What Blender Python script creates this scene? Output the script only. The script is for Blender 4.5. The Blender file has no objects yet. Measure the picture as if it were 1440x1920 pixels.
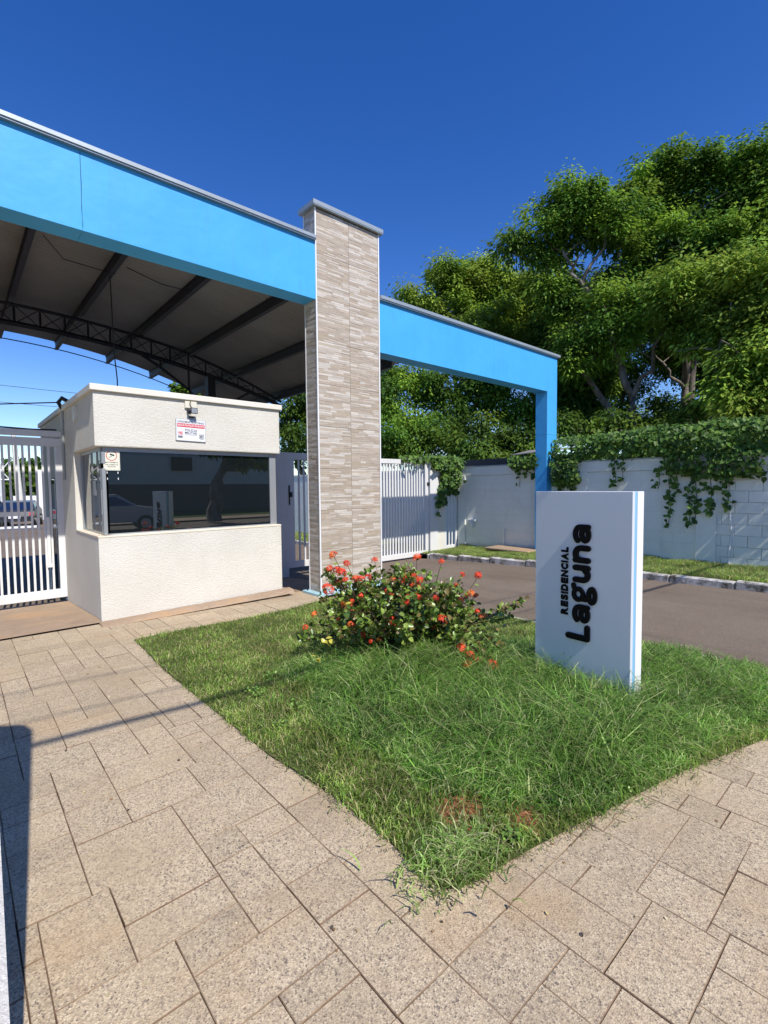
import bpy, bmesh, math, random
import numpy as np
from mathutils import Vector, Matrix, Euler

random.seed(7)
RNG = np.random.default_rng(11)
SC = bpy.context.scene
COL = SC.collection

# ------------------------------------------------------------------ camera
cam_d = bpy.data.cameras.new("camera")
cam = bpy.data.objects.new("camera", cam_d)
COL.objects.link(cam)
cam_d.sensor_fit = 'HORIZONTAL'
cam_d.sensor_width = 36.0
cam_d.lens = 912.0 / 1440.0 * 36.0
cam_d.clip_start = 0.05
cam_d.clip_end = 3000
# columns: camera right / up / back axes in world (X runs along the gatehouse front, Y into the estate)
def _cam_axes():
    f = 912.0
    def d(px, py):
        return Vector((px - 720, -(py - 960), -f)).normalized()
    X = d(1752, 903)
    Y = d(-95, 921); Y = (Y - X * X.dot(Y)).normalized()
    Z = X.cross(Y)
    return Matrix((X, Y, Z))
cam.matrix_world = Matrix.Translation((0, 0, 1.55)) @ _cam_axes().to_4x4()
SC.camera = cam
SC.render.resolution_x = 768
SC.render.resolution_y = 1024

# ------------------------------------------------------------------ light
SUN_EL = math.radians(50)
TR = Vector((0.110, 0.994, 0)).normalized()          # horizontal travel of the sunlight
sun_dir = Vector((TR.x * math.cos(SUN_EL), TR.y * math.cos(SUN_EL), -math.sin(SUN_EL)))
W = bpy.data.worlds.new("World"); SC.world = W; W.use_nodes = True
nt = W.node_tree; nt.nodes.clear()
sky = nt.nodes.new('ShaderNodeTexSky'); sky.sky_type = 'NISHITA'; sky.sun_disc = False
sky.sun_elevation = SUN_EL
sky.sun_rotation = math.atan2(-TR.x, -TR.y)
sky.altitude = 600; sky.air_density = 1.0; sky.dust_density = 0.15; sky.ozone_density = 2.5
hs = nt.nodes.new('ShaderNodeHueSaturation'); hs.inputs['Saturation'].default_value = 1.35; hs.inputs['Hue'].default_value = .517
bg = nt.nodes.new('ShaderNodeBackground'); bg.inputs['Strength'].default_value = 0.132
wo = nt.nodes.new('ShaderNodeOutputWorld')
nt.links.new(sky.outputs[0], hs.inputs['Color']); nt.links.new(hs.outputs[0], bg.inputs[0]); nt.links.new(bg.outputs[0], wo.inputs[0])
sl = bpy.data.lights.new("sun", 'SUN'); sl.energy = 4.4; sl.angle = math.radians(0.5); sl.color = (1.0, 0.95, 0.87)
so = bpy.data.objects.new("sun", sl); COL.objects.link(so)
so.rotation_euler = sun_dir.to_track_quat('-Z', 'Y').to_euler()
SC.view_settings.view_transform = 'Standard'
SC.view_settings.look = 'None'
SC.view_settings.exposure = 0.38
SC.view_settings.gamma = 1.0
SC.view_settings.use_curve_mapping = False

# ------------------------------------------------------------------ object helpers
def link(o, parent=None):
    COL.objects.link(o)
    if parent is not None: o.parent = parent
    return o
def tag(o, label=None, cat=None, group=None, kind=None):
    if label: o['label'] = label
    if cat: o['category'] = cat
    if group: o['group'] = group
    if kind: o['kind'] = kind
    return o
def empty(name, loc=(0, 0, 0), rz=0.0):
    o = bpy.data.objects.new(name, None); o.location = loc; o.rotation_euler = (0, 0, rz)
    o.empty_display_size = 0.2
    COL.objects.link(o); return o
def obj(name, mesh, parent=None, loc=None):
    o = bpy.data.objects.new(name, mesh)
    if loc is not None: o.location = loc
    return link(o, parent)

class MB:
    """collects boxes, tubes and polygons and builds one mesh"""
    def __init__(s): s.v = []; s.f = []; s.c = []
    def poly(s, verts, faces, col=None):
        b = len(s.v); s.v += [tuple(p) for p in verts]
        for f in faces: s.f.append(tuple(i + b for i in f)); s.c.append(col)
        return s
    def box(s, x0, x1, y0, y1, z0, z1, bev=0.0, col=None):
        if bev <= 0 or min(x1 - x0, y1 - y0, z1 - z0) < 2.2 * bev:
            return s.poly([(x0,y0,z0),(x1,y0,z0),(x1,y1,z0),(x0,y1,z0),(x0,y0,z1),(x1,y0,z1),(x1,y1,z1),(x0,y1,z1)],
                   [(0,3,2,1),(4,5,6,7),(0,1,5,4),(1,2,6,5),(2,3,7,6),(3,0,4,7)], col)
        bm = bmesh.new(); bmesh.ops.create_cube(bm, size=1)
        for v in bm.verts:
            v.co = Vector((x0+(v.co.x+.5)*(x1-x0), y0+(v.co.y+.5)*(y1-y0), z0+(v.co.z+.5)*(z1-z0)))
        bmesh.ops.bevel(bm, geom=bm.edges[:], offset=bev, segments=1, affect='EDGES')
        bm.verts.index_update()
        s.poly([v.co[:] for v in bm.verts], [[v.index for v in f.verts] for f in bm.faces], col)
        bm.free(); return s
    def tube(s, pts, r, n=8, cap=True, col=None):
        pts = [Vector(p) for p in pts]
        rs = r if isinstance(r, (list, tuple)) else [r] * len(pts)
        rings = []
        up = Vector((0, 0, 1))
        for i, p in enumerate(pts):
            t = (pts[min(i+1, len(pts)-1)] - pts[max(i-1, 0)])
            if t.length < 1e-9: t = Vector((0, 0, 1))
            t.normalize()
            a = t.cross(up)
            if a.length < 1e-3: a = t.cross(Vector((1, 0, 0)))
            a.normalize(); b = t.cross(a)
            rings.append([p + (a * math.cos(2*math.pi*k/n) + b * math.sin(2*math.pi*k/n)) * rs[i] for k in range(n)])
        v = [q[:] for r_ in rings for q in r_]; f = []
        for i in range(len(pts)-1):
            for k in range(n):
                k2 = (k+1) % n
                f.append((i*n+k, (i+1)*n+k, (i+1)*n+k2, i*n+k2))
        if cap:
            f.append(tuple(range(n))); f.append(tuple((len(pts)-1)*n + k for k in reversed(range(n))))
        return s.poly(v, f, col)
    def mesh(s, name, mat, smooth=False):
        me = bpy.data.meshes.new(name); me.from_pydata(s.v, [], s.f)
        if any(c is not None for c in s.c):
            at = me.color_attributes.new("Col", 'FLOAT_COLOR', 'CORNER')
            arr = []
            for p, c in zip(me.polygons, s.c):
                c = c or (1, 1, 1)
                for _ in range(p.loop_total): arr += [c[0], c[1], c[2], 1.0]
            at.data.foreach_set("color", arr)
        if smooth: me.polygons.foreach_set("use_smooth", [True] * len(me.polygons))
        if mat: me.materials.append(mat)
        me.update(); return me
    def build(s, name, mat, parent=None, smooth=False, loc=None):
        return obj(name, s.mesh(name, mat, smooth), parent, loc)

def np_mesh(name, V, Fq, mat, col=None, smooth=False):
    """V (n,3), Fq (m,k) int; col (m,3) per face"""
    me = bpy.data.meshes.new(name)
    m, k = Fq.shape
    me.vertices.add(len(V)); me.vertices.foreach_set("co", V.astype(np.float32).ravel())
    me.loops.add(m * k); me.loops.foreach_set("vertex_index", Fq.astype(np.int32).ravel())
    me.polygons.add(m); me.polygons.foreach_set("loop_start", np.arange(0, m * k, k, dtype=np.int32))
    me.update(calc_edges=True)
    if col is not None:
        at = me.color_attributes.new("Col", 'FLOAT_COLOR', 'CORNER')
        c = np.concatenate([col, np.ones((m, 1))], 1).astype(np.float32)
        at.data.foreach_set("color", np.repeat(c, k, 0).ravel())
    if smooth: me.polygons.foreach_set("use_smooth", np.ones(m, dtype=bool))
    me.materials.append(mat)
    me.validate(); return me

# ------------------------------------------------------------------ material helpers
class NT:
    def __init__(s, name):
        s.m = bpy.data.materials.new(name); s.m.use_nodes = True
        s.t = s.m.node_tree; s.b = s.t.nodes['Principled BSDF']; s.out = s.t.nodes['Material Output']
    def n(s, typ, **kw):
        nd = s.t.nodes.new(typ)
        for k, v in kw.items():
            if hasattr(nd, k): setattr(nd, k, v)
            else: nd.inputs[k].default_value = v
        return nd
    def l(s, a, b): s.t.links.new(a, b)
    def pos(s, scale=(1, 1, 1)):
        g = s.n('ShaderNodeNewGeometry'); m = s.n('ShaderNodeMapping'); m.inputs['Scale'].default_value = scale
        s.l(g.outputs['Position'], m.inputs['Vector']); return m.outputs[0]
    def noise(s, sc, det=4, rough=.55, vec=None, dist=0.0):
        nd = s.n('ShaderNodeTexNoise'); nd.inputs['Scale'].default_value = sc; nd.inputs['Detail'].default_value = det
        nd.inputs['Roughness'].default_value = rough; nd.inputs['Distortion'].default_value = dist
        s.l(vec if vec is not None else s.pos(), nd.inputs['Vector']); return nd.outputs['Fac']
    def vor(s, sc, vec=None, feature='F1'):
        nd = s.n('ShaderNodeTexVoronoi'); nd.feature = feature; nd.inputs['Scale'].default_value = sc
        s.l(vec if vec is not None else s.pos(), nd.inputs['Vector']); return nd
    def ramp(s, fac, stops, const=False):
        r = s.n('ShaderNodeValToRGB'); e = r.color_ramp.elements
        if const: r.color_ramp.interpolation = 'CONSTANT'
        while len(e) < len(stops): e.new(0.5)
        for el, (p, c) in zip(e, stops):
            el.position = p; el.color = (c[0], c[1], c[2], 1) if isinstance(c, (tuple, list)) else (c, c, c, 1)
        s.l(fac, r.inputs[0]); return r.outputs[0]
    def mix(s, fac, a, b, mode='MIX'):
        m = s.n('ShaderNodeMix'); m.data_type = 'RGBA'; m.blend_type = mode
        for sock, v in ((m.inputs[0], fac), (m.inputs[6], a), (m.inputs[7], b)):
            if hasattr(v, 'is_output'): s.l(v, sock)
            elif isinstance(v, (int, float)):
                sock.default_value = v if sock == m.inputs[0] else (v, v, v, 1)
            else: sock.default_value = (v[0], v[1], v[2], 1)
        return m.outputs[2]
    def bump(s, h, strength=.5, dist=.01, prev=None):
        b = s.n('ShaderNodeBump'); b.inputs['Strength'].default_value = strength; b.inputs['Distance'].default_value = dist
        s.l(h, b.inputs['Height'])
        if prev is not None: s.l(prev, b.inputs['Normal'])
        return b.outputs[0]
    def set(s, color=None, rough=None, metal=None, normal=None, spec=None):
        if color is not None:
            if hasattr(color, 'is_output'): s.l(color, s.b.inputs['Base Color'])
            else: s.b.inputs['Base Color'].default_value = (*color[:3], 1)
        if rough is not None:
            if hasattr(rough, 'is_output'): s.l(rough, s.b.inputs['Roughness'])
            else: s.b.inputs['Roughness'].default_value = rough
        if metal is not None: s.b.inputs['Metallic'].default_value = metal
        if normal is not None: s.l(normal, s.b.inputs['Normal'])
        if spec is not None: s.b.inputs['Specular IOR Level'].default_value = spec
        return s.m

def paint(name, col, rough=.5, var=.06, dirt=.0, dirtcol=(.25, .2, .15), bump=0.0, bscale=60, metal=0.0):
    m = NT(name)
    n1 = m.noise(2.2, 5); n2 = m.noise(35, 3)
    c = m.mix(m.ramp(n1, [(.3, 0.0), (.7, 1.0)]), [x * (1 - var) for x in col], [min(1, x * (1 + var)) for x in col])
    c = m.mix(m.ramp(n2, [(.35, 0.0), (.75, .35)]), c, [x * (1 - 2 * var) for x in col])
    if dirt > 0:
        n3 = m.noise(1.6, 6, .65, vec=m.pos((1, 1, .5)))
        c = m.mix(m.ramp(n3, [(.5, 0.0), (.75, dirt)]), c, dirtcol)
    nm = None
    if bump > 0: nm = m.bump(m.noise(bscale, 3), bump, .004)
    m.set(c, rough, metal, nm)
    return m.m

def col_attr_mat(name, rough=.6, grain=None, trans=0.0, spec=.4, bump=0.0):
    m = NT(name)
    a = m.n('ShaderNodeVertexColor', layer_name="Col")
    c = a.outputs[0]
    if grain:
        n = m.noise(grain[0], 4, .6, vec=m.pos(grain[1]))
        c = m.mix(1.0, c, m.ramp(n, [(.3, grain[2]), (.7, grain[3])]), 'MULTIPLY')
    nm = None
    if bump: nm = m.bump(m.noise(grain[0], 3, vec=m.pos(grain[1])), bump, .004)
    m.set(c, rough, 0, nm, spec)
    if trans > 0:
        t = m.n('ShaderNodeBsdfTranslucent'); mx = m.n('ShaderNodeMixShader', Fac=trans)
        hs_ = m.n('ShaderNodeHueSaturation'); hs_.inputs['Value'].default_value = 1.5; hs_.inputs['Hue'].default_value = .485
        m.l(c, hs_.inputs['Color']); m.l(hs_.outputs[0], t.inputs[0])
        m.l(m.b.outputs[0], mx.inputs[1]); m.l(t.outputs[0], mx.inputs[2]); m.l(mx.outputs[0], m.out.inputs[0])
    return m.m

# -- paving
def m_paving():
    m = NT("stamped_concrete")
    big = m.noise(.9, 5, .6); mid = m.noise(5, 5, .6)
    base = m.mix(m.ramp(big, [(.35, 0.), (.65, 1.)]), (.365, .28, .175), (.48, .38, .25))
    base = m.mix(m.ramp(mid, [(.45, 0.), (.75, .65)]), base, (.34, .245, .16))
    v = m.vor(165)
    spk = m.ramp(v.outputs['Color'], [(0, (.07, .06, .055)), (.17, (.2, .16, .13)), (.3, (.36, .285, .20)), (.55, (.44, .35, .235)), (.8, (.57, .47, .33))])
    wear = m.ramp(m.noise(1.7, 4), [(.3, .35), (.6, .95)])
    c = m.mix(wear, base, spk)
    v2 = m.vor(75)
    dark = m.ramp(v2.outputs['Distance'], [(.10, 1.), (.22, 0.)])
    sel = m.ramp(v2.outputs['Color'], [(.3, 1.), (.34, 0.)], )
    c = m.mix(m.mix(1.0, dark, sel, 'MULTIPLY'), c, (.09, .07, .06))
    st = m.ramp(m.noise(.75, 5, .7), [(.52, 0.), (.72, .7)])
    c = m.mix(st, c, (.42, .28, .15))
    dk = m.ramp(m.noise(1.9, 6, .75), [(.56, 0.), (.74, .5)])
    c = m.mix(dk, c, (.20, .155, .115))
    oi = m.n('ShaderNodeObjectInfo')
    c = m.mix(1.0, c, m.ramp(oi.outputs['Random'], [(0, .90), (1, 1.07)]), 'MULTIPLY')
    h = m.mix(.5, m.noise(60, 4, .7), v.outputs['Distance'])
    nm = m.bump(h, .7, .006)
    nm = m.bump(m.noise(9, 4, .6), .5, .02, nm)
    return m.set(c, .85, 0, nm, .25)
M_PAVE = m_paving()
def m_grout():
    m = NT("grout"); n = m.noise(14, 5); n2 = m.noise(2.6, 5, .65)
    c = m.ramp(n, [(.3, (.15, .10, .065)), (.7, (.26, .175, .115))])
    c = m.mix(m.ramp(n2, [(.48, 0.), (.62, .75)]), c, (.36, .275, .18))
    return m.set(c, .95, 0, m.bump(m.noise(120, 3), .5, .004), .1)
M_GROUT = m_grout()
def m_asphalt():
    m = NT("asphalt")
    big = m.noise(.5, 5, .6); v = m.vor(190)
    c = m.mix(m.ramp(big, [(.35, 0.), (.65, 1.)]), (.175, .135, .10), (.225, .178, .138))
    spk = m.ramp(v.outputs['Color'], [(0, .45), (.5, .95), (.85, 1.15), (1, 1.8)])
    c = m.mix(1., c, spk, 'MULTIPLY')
    c = m.mix(m.ramp(m.noise(.9, 6, .75, vec=m.pos((2.5, .35, 1))), [(.5, 0.), (.68, .5)]), c, (.10, .078, .062))
    c = m.mix(m.ramp(m.noise(2.5, 5, .7), [(.55, 0.), (.8, .5)]), c, (.17, .11, .075))
    return m.set(c, .85, 0, m.bump(m.mix(.5, v.outputs['Distance'], m.noise(90, 3)), .8, .008), .25)
M_ASPH = m_asphalt()
def m_slab():
    m = NT("driveway_concrete")
    c = m.ramp(m.noise(1.5, 6, .65), [(.3, (.27, .185, .12)), (.5, (.33, .235, .16)), (.7, (.45, .27, .13))])
    c = m.mix(m.ramp(m.noise(9, 6, .7, vec=m.pos((1, 3, 1)), dist=1.5), [(.48, 0.), (.6, .35)]), c, (.42, .35, .27))
    return m.set(c, .8, 0, m.bump(m.noise(30, 5), .6, .01), .3)
M_SLAB = m_slab()
def m_soil():
    m = NT("lawn_soil")
    c = m.ramp(m.noise(3.0, 5, .6), [(.36, (.06, .085, .022)), (.55, (.10, .12, .035)), (.70, (.16, .13, .06)), (.8, (.24, .13, .065))])
    red = m.ramp(m.noise(25, 5, .6), [(.3, (.20, .075, .035)), (.7, (.36, .16, .085))])
    g = m.n('ShaderNodeNewGeometry'); prev = None
    for (cx, cy, rad) in ((1.80, 1.48, .22), (1.93, 1.20, .14), (1.66, 1.36, .14)):
        d = m.n('ShaderNodeVectorMath', operation='DISTANCE'); m.l(g.outputs['Position'], d.inputs[0]); d.inputs[1].default_value = (cx, cy, 0)
        r_ = m.n('ShaderNodeMapRange'); r_.inputs['From Min'].default_value = rad*.35; r_.inputs['From Max'].default_value = rad*.95; r_.inputs['To Min'].default_value = 1; r_.inputs['To Max'].default_value = 0
        ad = m.n('ShaderNodeMath', operation='MULTIPLY_ADD'); m.l(m.noise(13, 4, .65), ad.inputs[0]); ad.inputs[1].default_value = rad*1.5
        sb_ = m.n('ShaderNodeMath', operation='SUBTRACT'); m.l(d.outputs['Value'], ad.inputs[2]); m.l(ad.outputs[0], sb_.inputs[0]); sb_.inputs[1].default_value = rad*.7
        m.l(sb_.outputs[0], r_.inputs[0])
        if prev is None: prev = r_.outputs[0]
        else:
            mx = m.n('ShaderNodeMath', operation='MAXIMUM'); m.l(prev, mx.inputs[0]); m.l(r_.outputs[0], mx.inputs[1]); prev = mx.outputs[0]
    c = m.mix(prev, c, red)
    return m.set(c, .95, 0, m.bump(m.noise(45, 4), .9, .03), .1)
M_SOIL = m_soil()
def m_redsoil():
    m = NT("red_soil"); 
    return m.set(m.ramp(m.noise(25, 5, .6), [(.3, (.26, .085, .035)), (.7, (.42, .17, .08))]), .95, 0, m.bump(m.noise(60, 4), .9, .02), .1)
M_RED = m_redsoil()
def m_kerb():
    m = NT("kerb_whitewash")
    c = m.ramp(m.noise(6, 6, .7), [(.38, (.10, .09, .07)), (.5, (.38, .36, .33)), (.62, (.62, .6, .57))])
    return m.set(c, .9, 0, m.bump(m.noise(30, 5), .8, .012), .2)
M_KERB = m_kerb()
def m_wallpaint():
    m = NT("wall_paint")
    c = m.mix(m.ramp(m.noise(1.2, 5, .6), [(.35, 0.), (.7, 1.)]), (.74, .76, .69), (.82, .84, .78))
    # green-grey damp towards patches
    c = m.mix(m.ramp(m.noise(4, 6, .7, vec=m.pos((1, 1, .35))), [(.55, 0.), (.8, .35)]), c, (.34, .38, .33))
    return m.set(c, .75, 0, m.bump(m.noise(45, 4, .6), .5, .006), .3)
M_WALL = m_wallpaint()
def m_plaster(name, c0, c1, dist=.012):
    m = NT(name)
    c = m.mix(m.ramp(m.noise(1.1, 5), [(.35, 0.), (.7, 1.)]), c0, c1)
    c = m.mix(m.ramp(m.noise(2.2, 6, .7, vec=m.pos((1, 1, .4))), [(.55, 0.), (.8, .3)]), c, [x * .72 for x in c0])
    h = m.ramp(m.noise(80, 6, .72, dist=.1), [(.36, 0.), (.60, 1.)])
    return m.set(c, .9, 0, m.bump(h, .5, dist), .15)
M_GRAF = m_plaster("rough_plaster", (.70, .67, .59), (.78, .75, .67))
M_SMOOTH = paint("smooth_cream", (.74, .71, .63), .6, .05, .15, (.5, .38, .2), .1)
M_SILL = paint("stained_sill", (.78, .70, .56), .6, .08, .6, (.6, .42, .22), .1)
M_BLUE = paint("blue_paint", (.095, .42, .76), .55, .045, .10, (.10, .30, .50), .08, 40)
def m_blue():
    m = NT("blue_paint")
    c = m.mix(m.ramp(m.noise(1.3, 6, .65), [(.3, 0.), (.7, 1.)]), (.055, .365, .73), (.07, .405, .79))
    st = m.noise(5, 5, .65, vec=m.pos((1.6, 1.6, .12)))
    c = m.mix(m.ramp(st, [(.52, 0.), (.78, .45)]), c, (.065, .31, .58))
    st2 = m.noise(28, 4, .6, vec=m.pos((1, 1, .2)))
    c = m.mix(m.ramp(st2, [(.60, 0.), (.8, .25)]), c, (.11, .32, .52))
    nm = m.bump(m.noise(1.8, 3), .5, .03); nm = m.bump(m.noise(60, 3), .12, .004, nm)
    return m.set(c, .55, 0, nm, .35)
M_BLUE = m_blue()
M_CAP = paint("galvanised_flashing", (.36, .41, .44), .45, .10, .3, (.24, .26, .27), .1, metal=.35)
M_STEEL_BLUE = paint("pale_blue_steel", (.36, .58, .66), .5, .08, .3, (.3, .25, .2))
M_WHITE = paint("white_gate_paint", (.72, .72, .71), .42, .03, .10, (.45, .38, .32))
M_TRIM = paint("white_trim", (.80, .80, .79), .35, .02)
M_SIGNW_SHADED = paint("shaded_white_acm_panel", (.64, .68, .74), .35, .02, .08, (.45, .48, .5))  # white sign face, its bluish shade put into the base colour
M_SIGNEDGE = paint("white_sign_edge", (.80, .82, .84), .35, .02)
M_SIGNBLUE = paint("pale_blue_sign_edge", (.22, .48, .72), .4, .02)
M_BLACK = paint("black_letters", (.004, .004, .005), .6, .1)
M_BLACK.node_tree.nodes["Principled BSDF"].inputs["Specular IOR Level"].default_value = .12
M_ALU = paint("grey_aluminium", (.42, .44, .45), .4, .04, metal=.5)
M_DSTEEL = paint("dark_purlin_steel", (.016, .018, .03), .6, .15, .3, (.06, .045, .04))
M_DARK = paint("dark_plastic", (.02, .02, .022), .4, .1)
M_CABLE = paint("cable", (.02, .02, .025), .7, .1)
M_BOXW = paint("ivory_box", (.72, .68, .56), .5, .04)
M_PIER = m_plaster("white_rough_plaster", (.66, .66, .66), (.74, .74, .74), .015)
def m_sheet():
    m = NT("corrugated_sheet")
    c = m.mix(m.ramp(m.noise(1.2, 5), [(.35, 0.), (.7, 1.)]), (.23, .225, .215), (.29, .285, .28))
    c = m.mix(m.ramp(m.noise(3, 6, .7, vec=m.pos((1, .3, 1))), [(.55, 0.), (.8, .5)]), c, (.3, .25, .2))
    return m.set(c, .55, .1, None, .4)
M_SHEET = m_sheet()
M_STONE = col_attr_mat("stone_look_tile", .5, (26, (.25, .25, 3.2), .84, 1.12), 0, .35, .25)
M_TILEBACK = paint("tile_joint", (.16, .13, .105), .8)
M_LEAF_T = col_attr_mat("tree_leaves", .55, None, .38, .25)
M_LEAF_V = col_attr_mat("vine_leaves", .5, None, .26, .25)
M_LEAF_B = col_attr_mat("shrub_leaves", .33, None, .18, .5)
M_GRASS = col_attr_mat("grass_blades", .42, None, .36, .4)
M_PETAL = col_attr_mat("ixora_petals", .5, None, .2, .3)
def m_bark():
    m = NT("bark")
    c = m.ramp(m.noise(5, 6, .7, vec=m.pos((1, 1, .3))), [(.3, (.07, .055, .045)), (.55, (.18, .155, .13)), (.75, (.38, .34, .29))])
    return m.set(c, .9, 0, m.bump(m.noise(14, 5, vec=m.pos((1, 1, .25))), .9, .04), .2)
M_BARK = m_bark()
M_STEM = paint("shrub_stem", (.09, .06, .035), .8, .2)
def m_glass(name, tint, refl, op):
    m = NT(name)
    g = m.n('ShaderNodeBsdfGlossy', Roughness=.012); g.inputs['Color'].default_value = (*refl, 1)
    d = m.n('ShaderNodeBsdfDiffuse'); d.inputs['Color'].default_value = (*tint, 1)
    tr = m.n('ShaderNodeBsdfTransparent'); tr.inputs['Color'].default_value = (.25, .28, .28, 1)
    mx = m.n('ShaderNodeMixShader', Fac=op)
    m.l(tr.outputs[0], mx.inputs[1]); m.l(d.outputs[0], mx.inputs[2])
    lw = m.n('ShaderNodeLayerWeight', Blend=.25)
    mr = m.n('ShaderNodeMapRange'); mr.inputs['To Min'].default_value = .25; mr.inputs['To Max'].default_value = .75
    m.l(lw.outputs['Fresnel'], mr.inputs[0])
    m2 = m.n('ShaderNodeMixShader'); m.l(mr.outputs[0], m2.inputs[0])
    m.l(mx.outputs[0], m2.inputs[1]); m.l(g.outputs[0], m2.inputs[2])
    m.l(m2.outputs[0], m.out.inputs[0]); return m.m
M_GLASS = m_glass("tinted_glass", (.012, .016, .018), (.75, .8, .82), .75)
M_GLASS2 = m_glass("grey_glass", (.16, .18, .18), (.8, .8, .8), .8)

# ------------------------------------------------------------------ ground height
def interp(v, xs, ys): return float(np.interp(v, xs, ys))
def hl(y): return interp(y, [-50, 6.6, 8.75, 12, 30], [0, 0, -.145, -.30, -.42])
def hr(y): return interp(y, [-50, .5, 2.5, 3.9, 5.3, 6.4, 8.2, 8.75, 12, 30], [0, 0, -.04, -.06, -.09, -.13, -.22, -.26, -.36, -.42])
def H(x, y):
    t = min(1, max(0, (x - 3.4) / 1.65)); t = t * t * (3 - 2 * t)
    return hl(y) * (1 - t) + hr(y) * t
def sheet(name, x0, x1, y0, y1, off, mat, step=.5, kind='structure', clip=None, noise=0.0):
    nx = max(1, int(math.ceil((x1 - x0) / step))); ny = max(1, int(math.ceil((y1 - y0) / step)))
    V = []; F = []
    for j in range(ny + 1):
        for i in range(nx + 1):
            x = x0 + (x1 - x0) * i / nx; y = y0 + (y1 - y0) * j / ny
            V.append((x, y, H(x, y) + off + (random.uniform(-noise, noise) if noise else 0)))
    for j in range(ny):
        for i in range(nx):
            a = j * (nx + 1) + i; F.append((a, a + 1, a + nx + 2, a + nx + 1))
    mb = MB(); mb.poly(V, F)
    o = mb.build(name, mat, smooth=True)
    if kind: o['kind'] = kind
    return o

# far ground
xs = [-700, -200, -80, -40, -20, -10, -5, 0, 3, 5, 7, 10, 14, 20, 40, 80, 200, 700]
ys = [-700, -200, -80, -40, -20, -5, 0, 2, 4, 6, 8, 10, 12, 16, 20, 30, 60, 120, 300, 900]
V = [(x, y, H(x, y) - .07) for y in ys for x in xs]
F = [(j*len(xs)+i, j*len(xs)+i+1, (j+1)*len(xs)+i+1, (j+1)*len(xs)+i) for j in range(len(ys)-1) for i in range(len(xs)-1)]
def m_ground():
    m = NT("grass_ground")
    c = m.ramp(m.noise(.6, 7, .65), [(.3, (.045, .075, .02)), (.55, (.08, .11, .03)), (.75, (.16, .13, .06))])
    return m.set(c, .95, 0, m.bump(m.noise(12, 5), .9, .05), .1)
M_GROUND = m_ground()
g = MB().poly(V, F).build("ground", M_GROUND, smooth=True); g['kind'] = 'structure'

sheet("driveway_road", 5.05, 8.78, -4.6, 40, -.02, M_ASPH)
sheet("inner_road", -40, 5.05, 10.2, 40, -.026, M_ASPH, 1.5)
sheet("inner_yard", -8, 5.05, 8.62, 10.2, -.022, M_ASPH, .6)
sheet("street", -60, 60, -11, -4.6, -.06, M_ASPH, 3)
s = sheet("pavement", -5, 5.05, -4.6, 6.62, -.016, M_GROUT, .5)
PAVE = s
s = sheet("sidewalk", 8.9, 30, -4.6, 1.0, -.012, M_SLAB, 1)
sheet("driveway_slab", -5, 1.24, 6.36, 8.62, .012, M_SLAB, .3)
sheet("passage_floor", 3.66, 5.05, 6.62, 8.62, -.02, M_SLAB, .4)
# raised strip along the booth foot
mb = MB(); n = 24; top = []
prof = [(0, .0), (.05, .022), (.16, .030), (.30, .004)]
for i in range(n + 1):
    t = i / n; x = 1.20 + t * 2.44; up = .5 + 1.0 * t
    for k, (dy, dz) in enumerate(prof):
        top.append((x, 6.44 - (.30 - dy) - .06 * t, (dz if k else -.01) * up + random.uniform(-.002, .002)))
F = []
for i in range(n):
    for k in range(3):
        a = i * 4 + k; F.append((a, a + 4, a + 5, a + 1))
o = MB().poly([(p[0], p[1] + .0, p[2] + (.02 * (p[0] - 1.2) if True else 0)) for p in top], F).build("cement_fillet", M_SLAB, smooth=True)
o['kind'] = 'structure'

# ------------------------------------------------------------------ stamped paving stones
U = .0575
X0, Y0 = -3.0, -2.4
NX, NY = int(8.0 / U), int(8.9 / U)
occ = np.zeros((NX, NY), bool)
def inside_garden(x, y):
    # lawn polygon
    P = GARDEN; c = False; j = len(P) - 1
    for i in range(len(P)):
        if (P[i][1] > y) != (P[j][1] > y) and x < (P[j][0]-P[i][0])*(y-P[i][1])/(P[j][1]-P[i][1]) + P[i][0]: c = not c
        j = i
    return c
GARDEN = [(1.335, 5.41), (1.29, 4.3), (1.30, 3.4), (1.31, 2.5), (1.37, 1.9), (1.36, 1.5), (1.34, 1.2), (1.45, 1.14), (1.76, 1.09), (2.09, 1.02), (2.37, .96), (2.83, .86), (3.11, .77), (3.69, .61), (4.3, .45), (5.0, .3),
          (5.0, 5.60), (3.9, 5.62), (3.3, 5.42), (2.47, 5.37), (1.87, 5.42)]
for i in range(NX):
    for j in range(NY):
        x = X0 + (i + .5) * U; y = Y0 + (j + .5) * U
        if all(inside_garden(x+a_, y+b_) for a_, b_ in ((.07,0),(-.07,0),(0,.07),(0,-.07))): occ[i, j] = True
        if x > 3.97 and y > 5.6: occ[i, j] = True
        if y > 6.34: occ[i, j] = True
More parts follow.
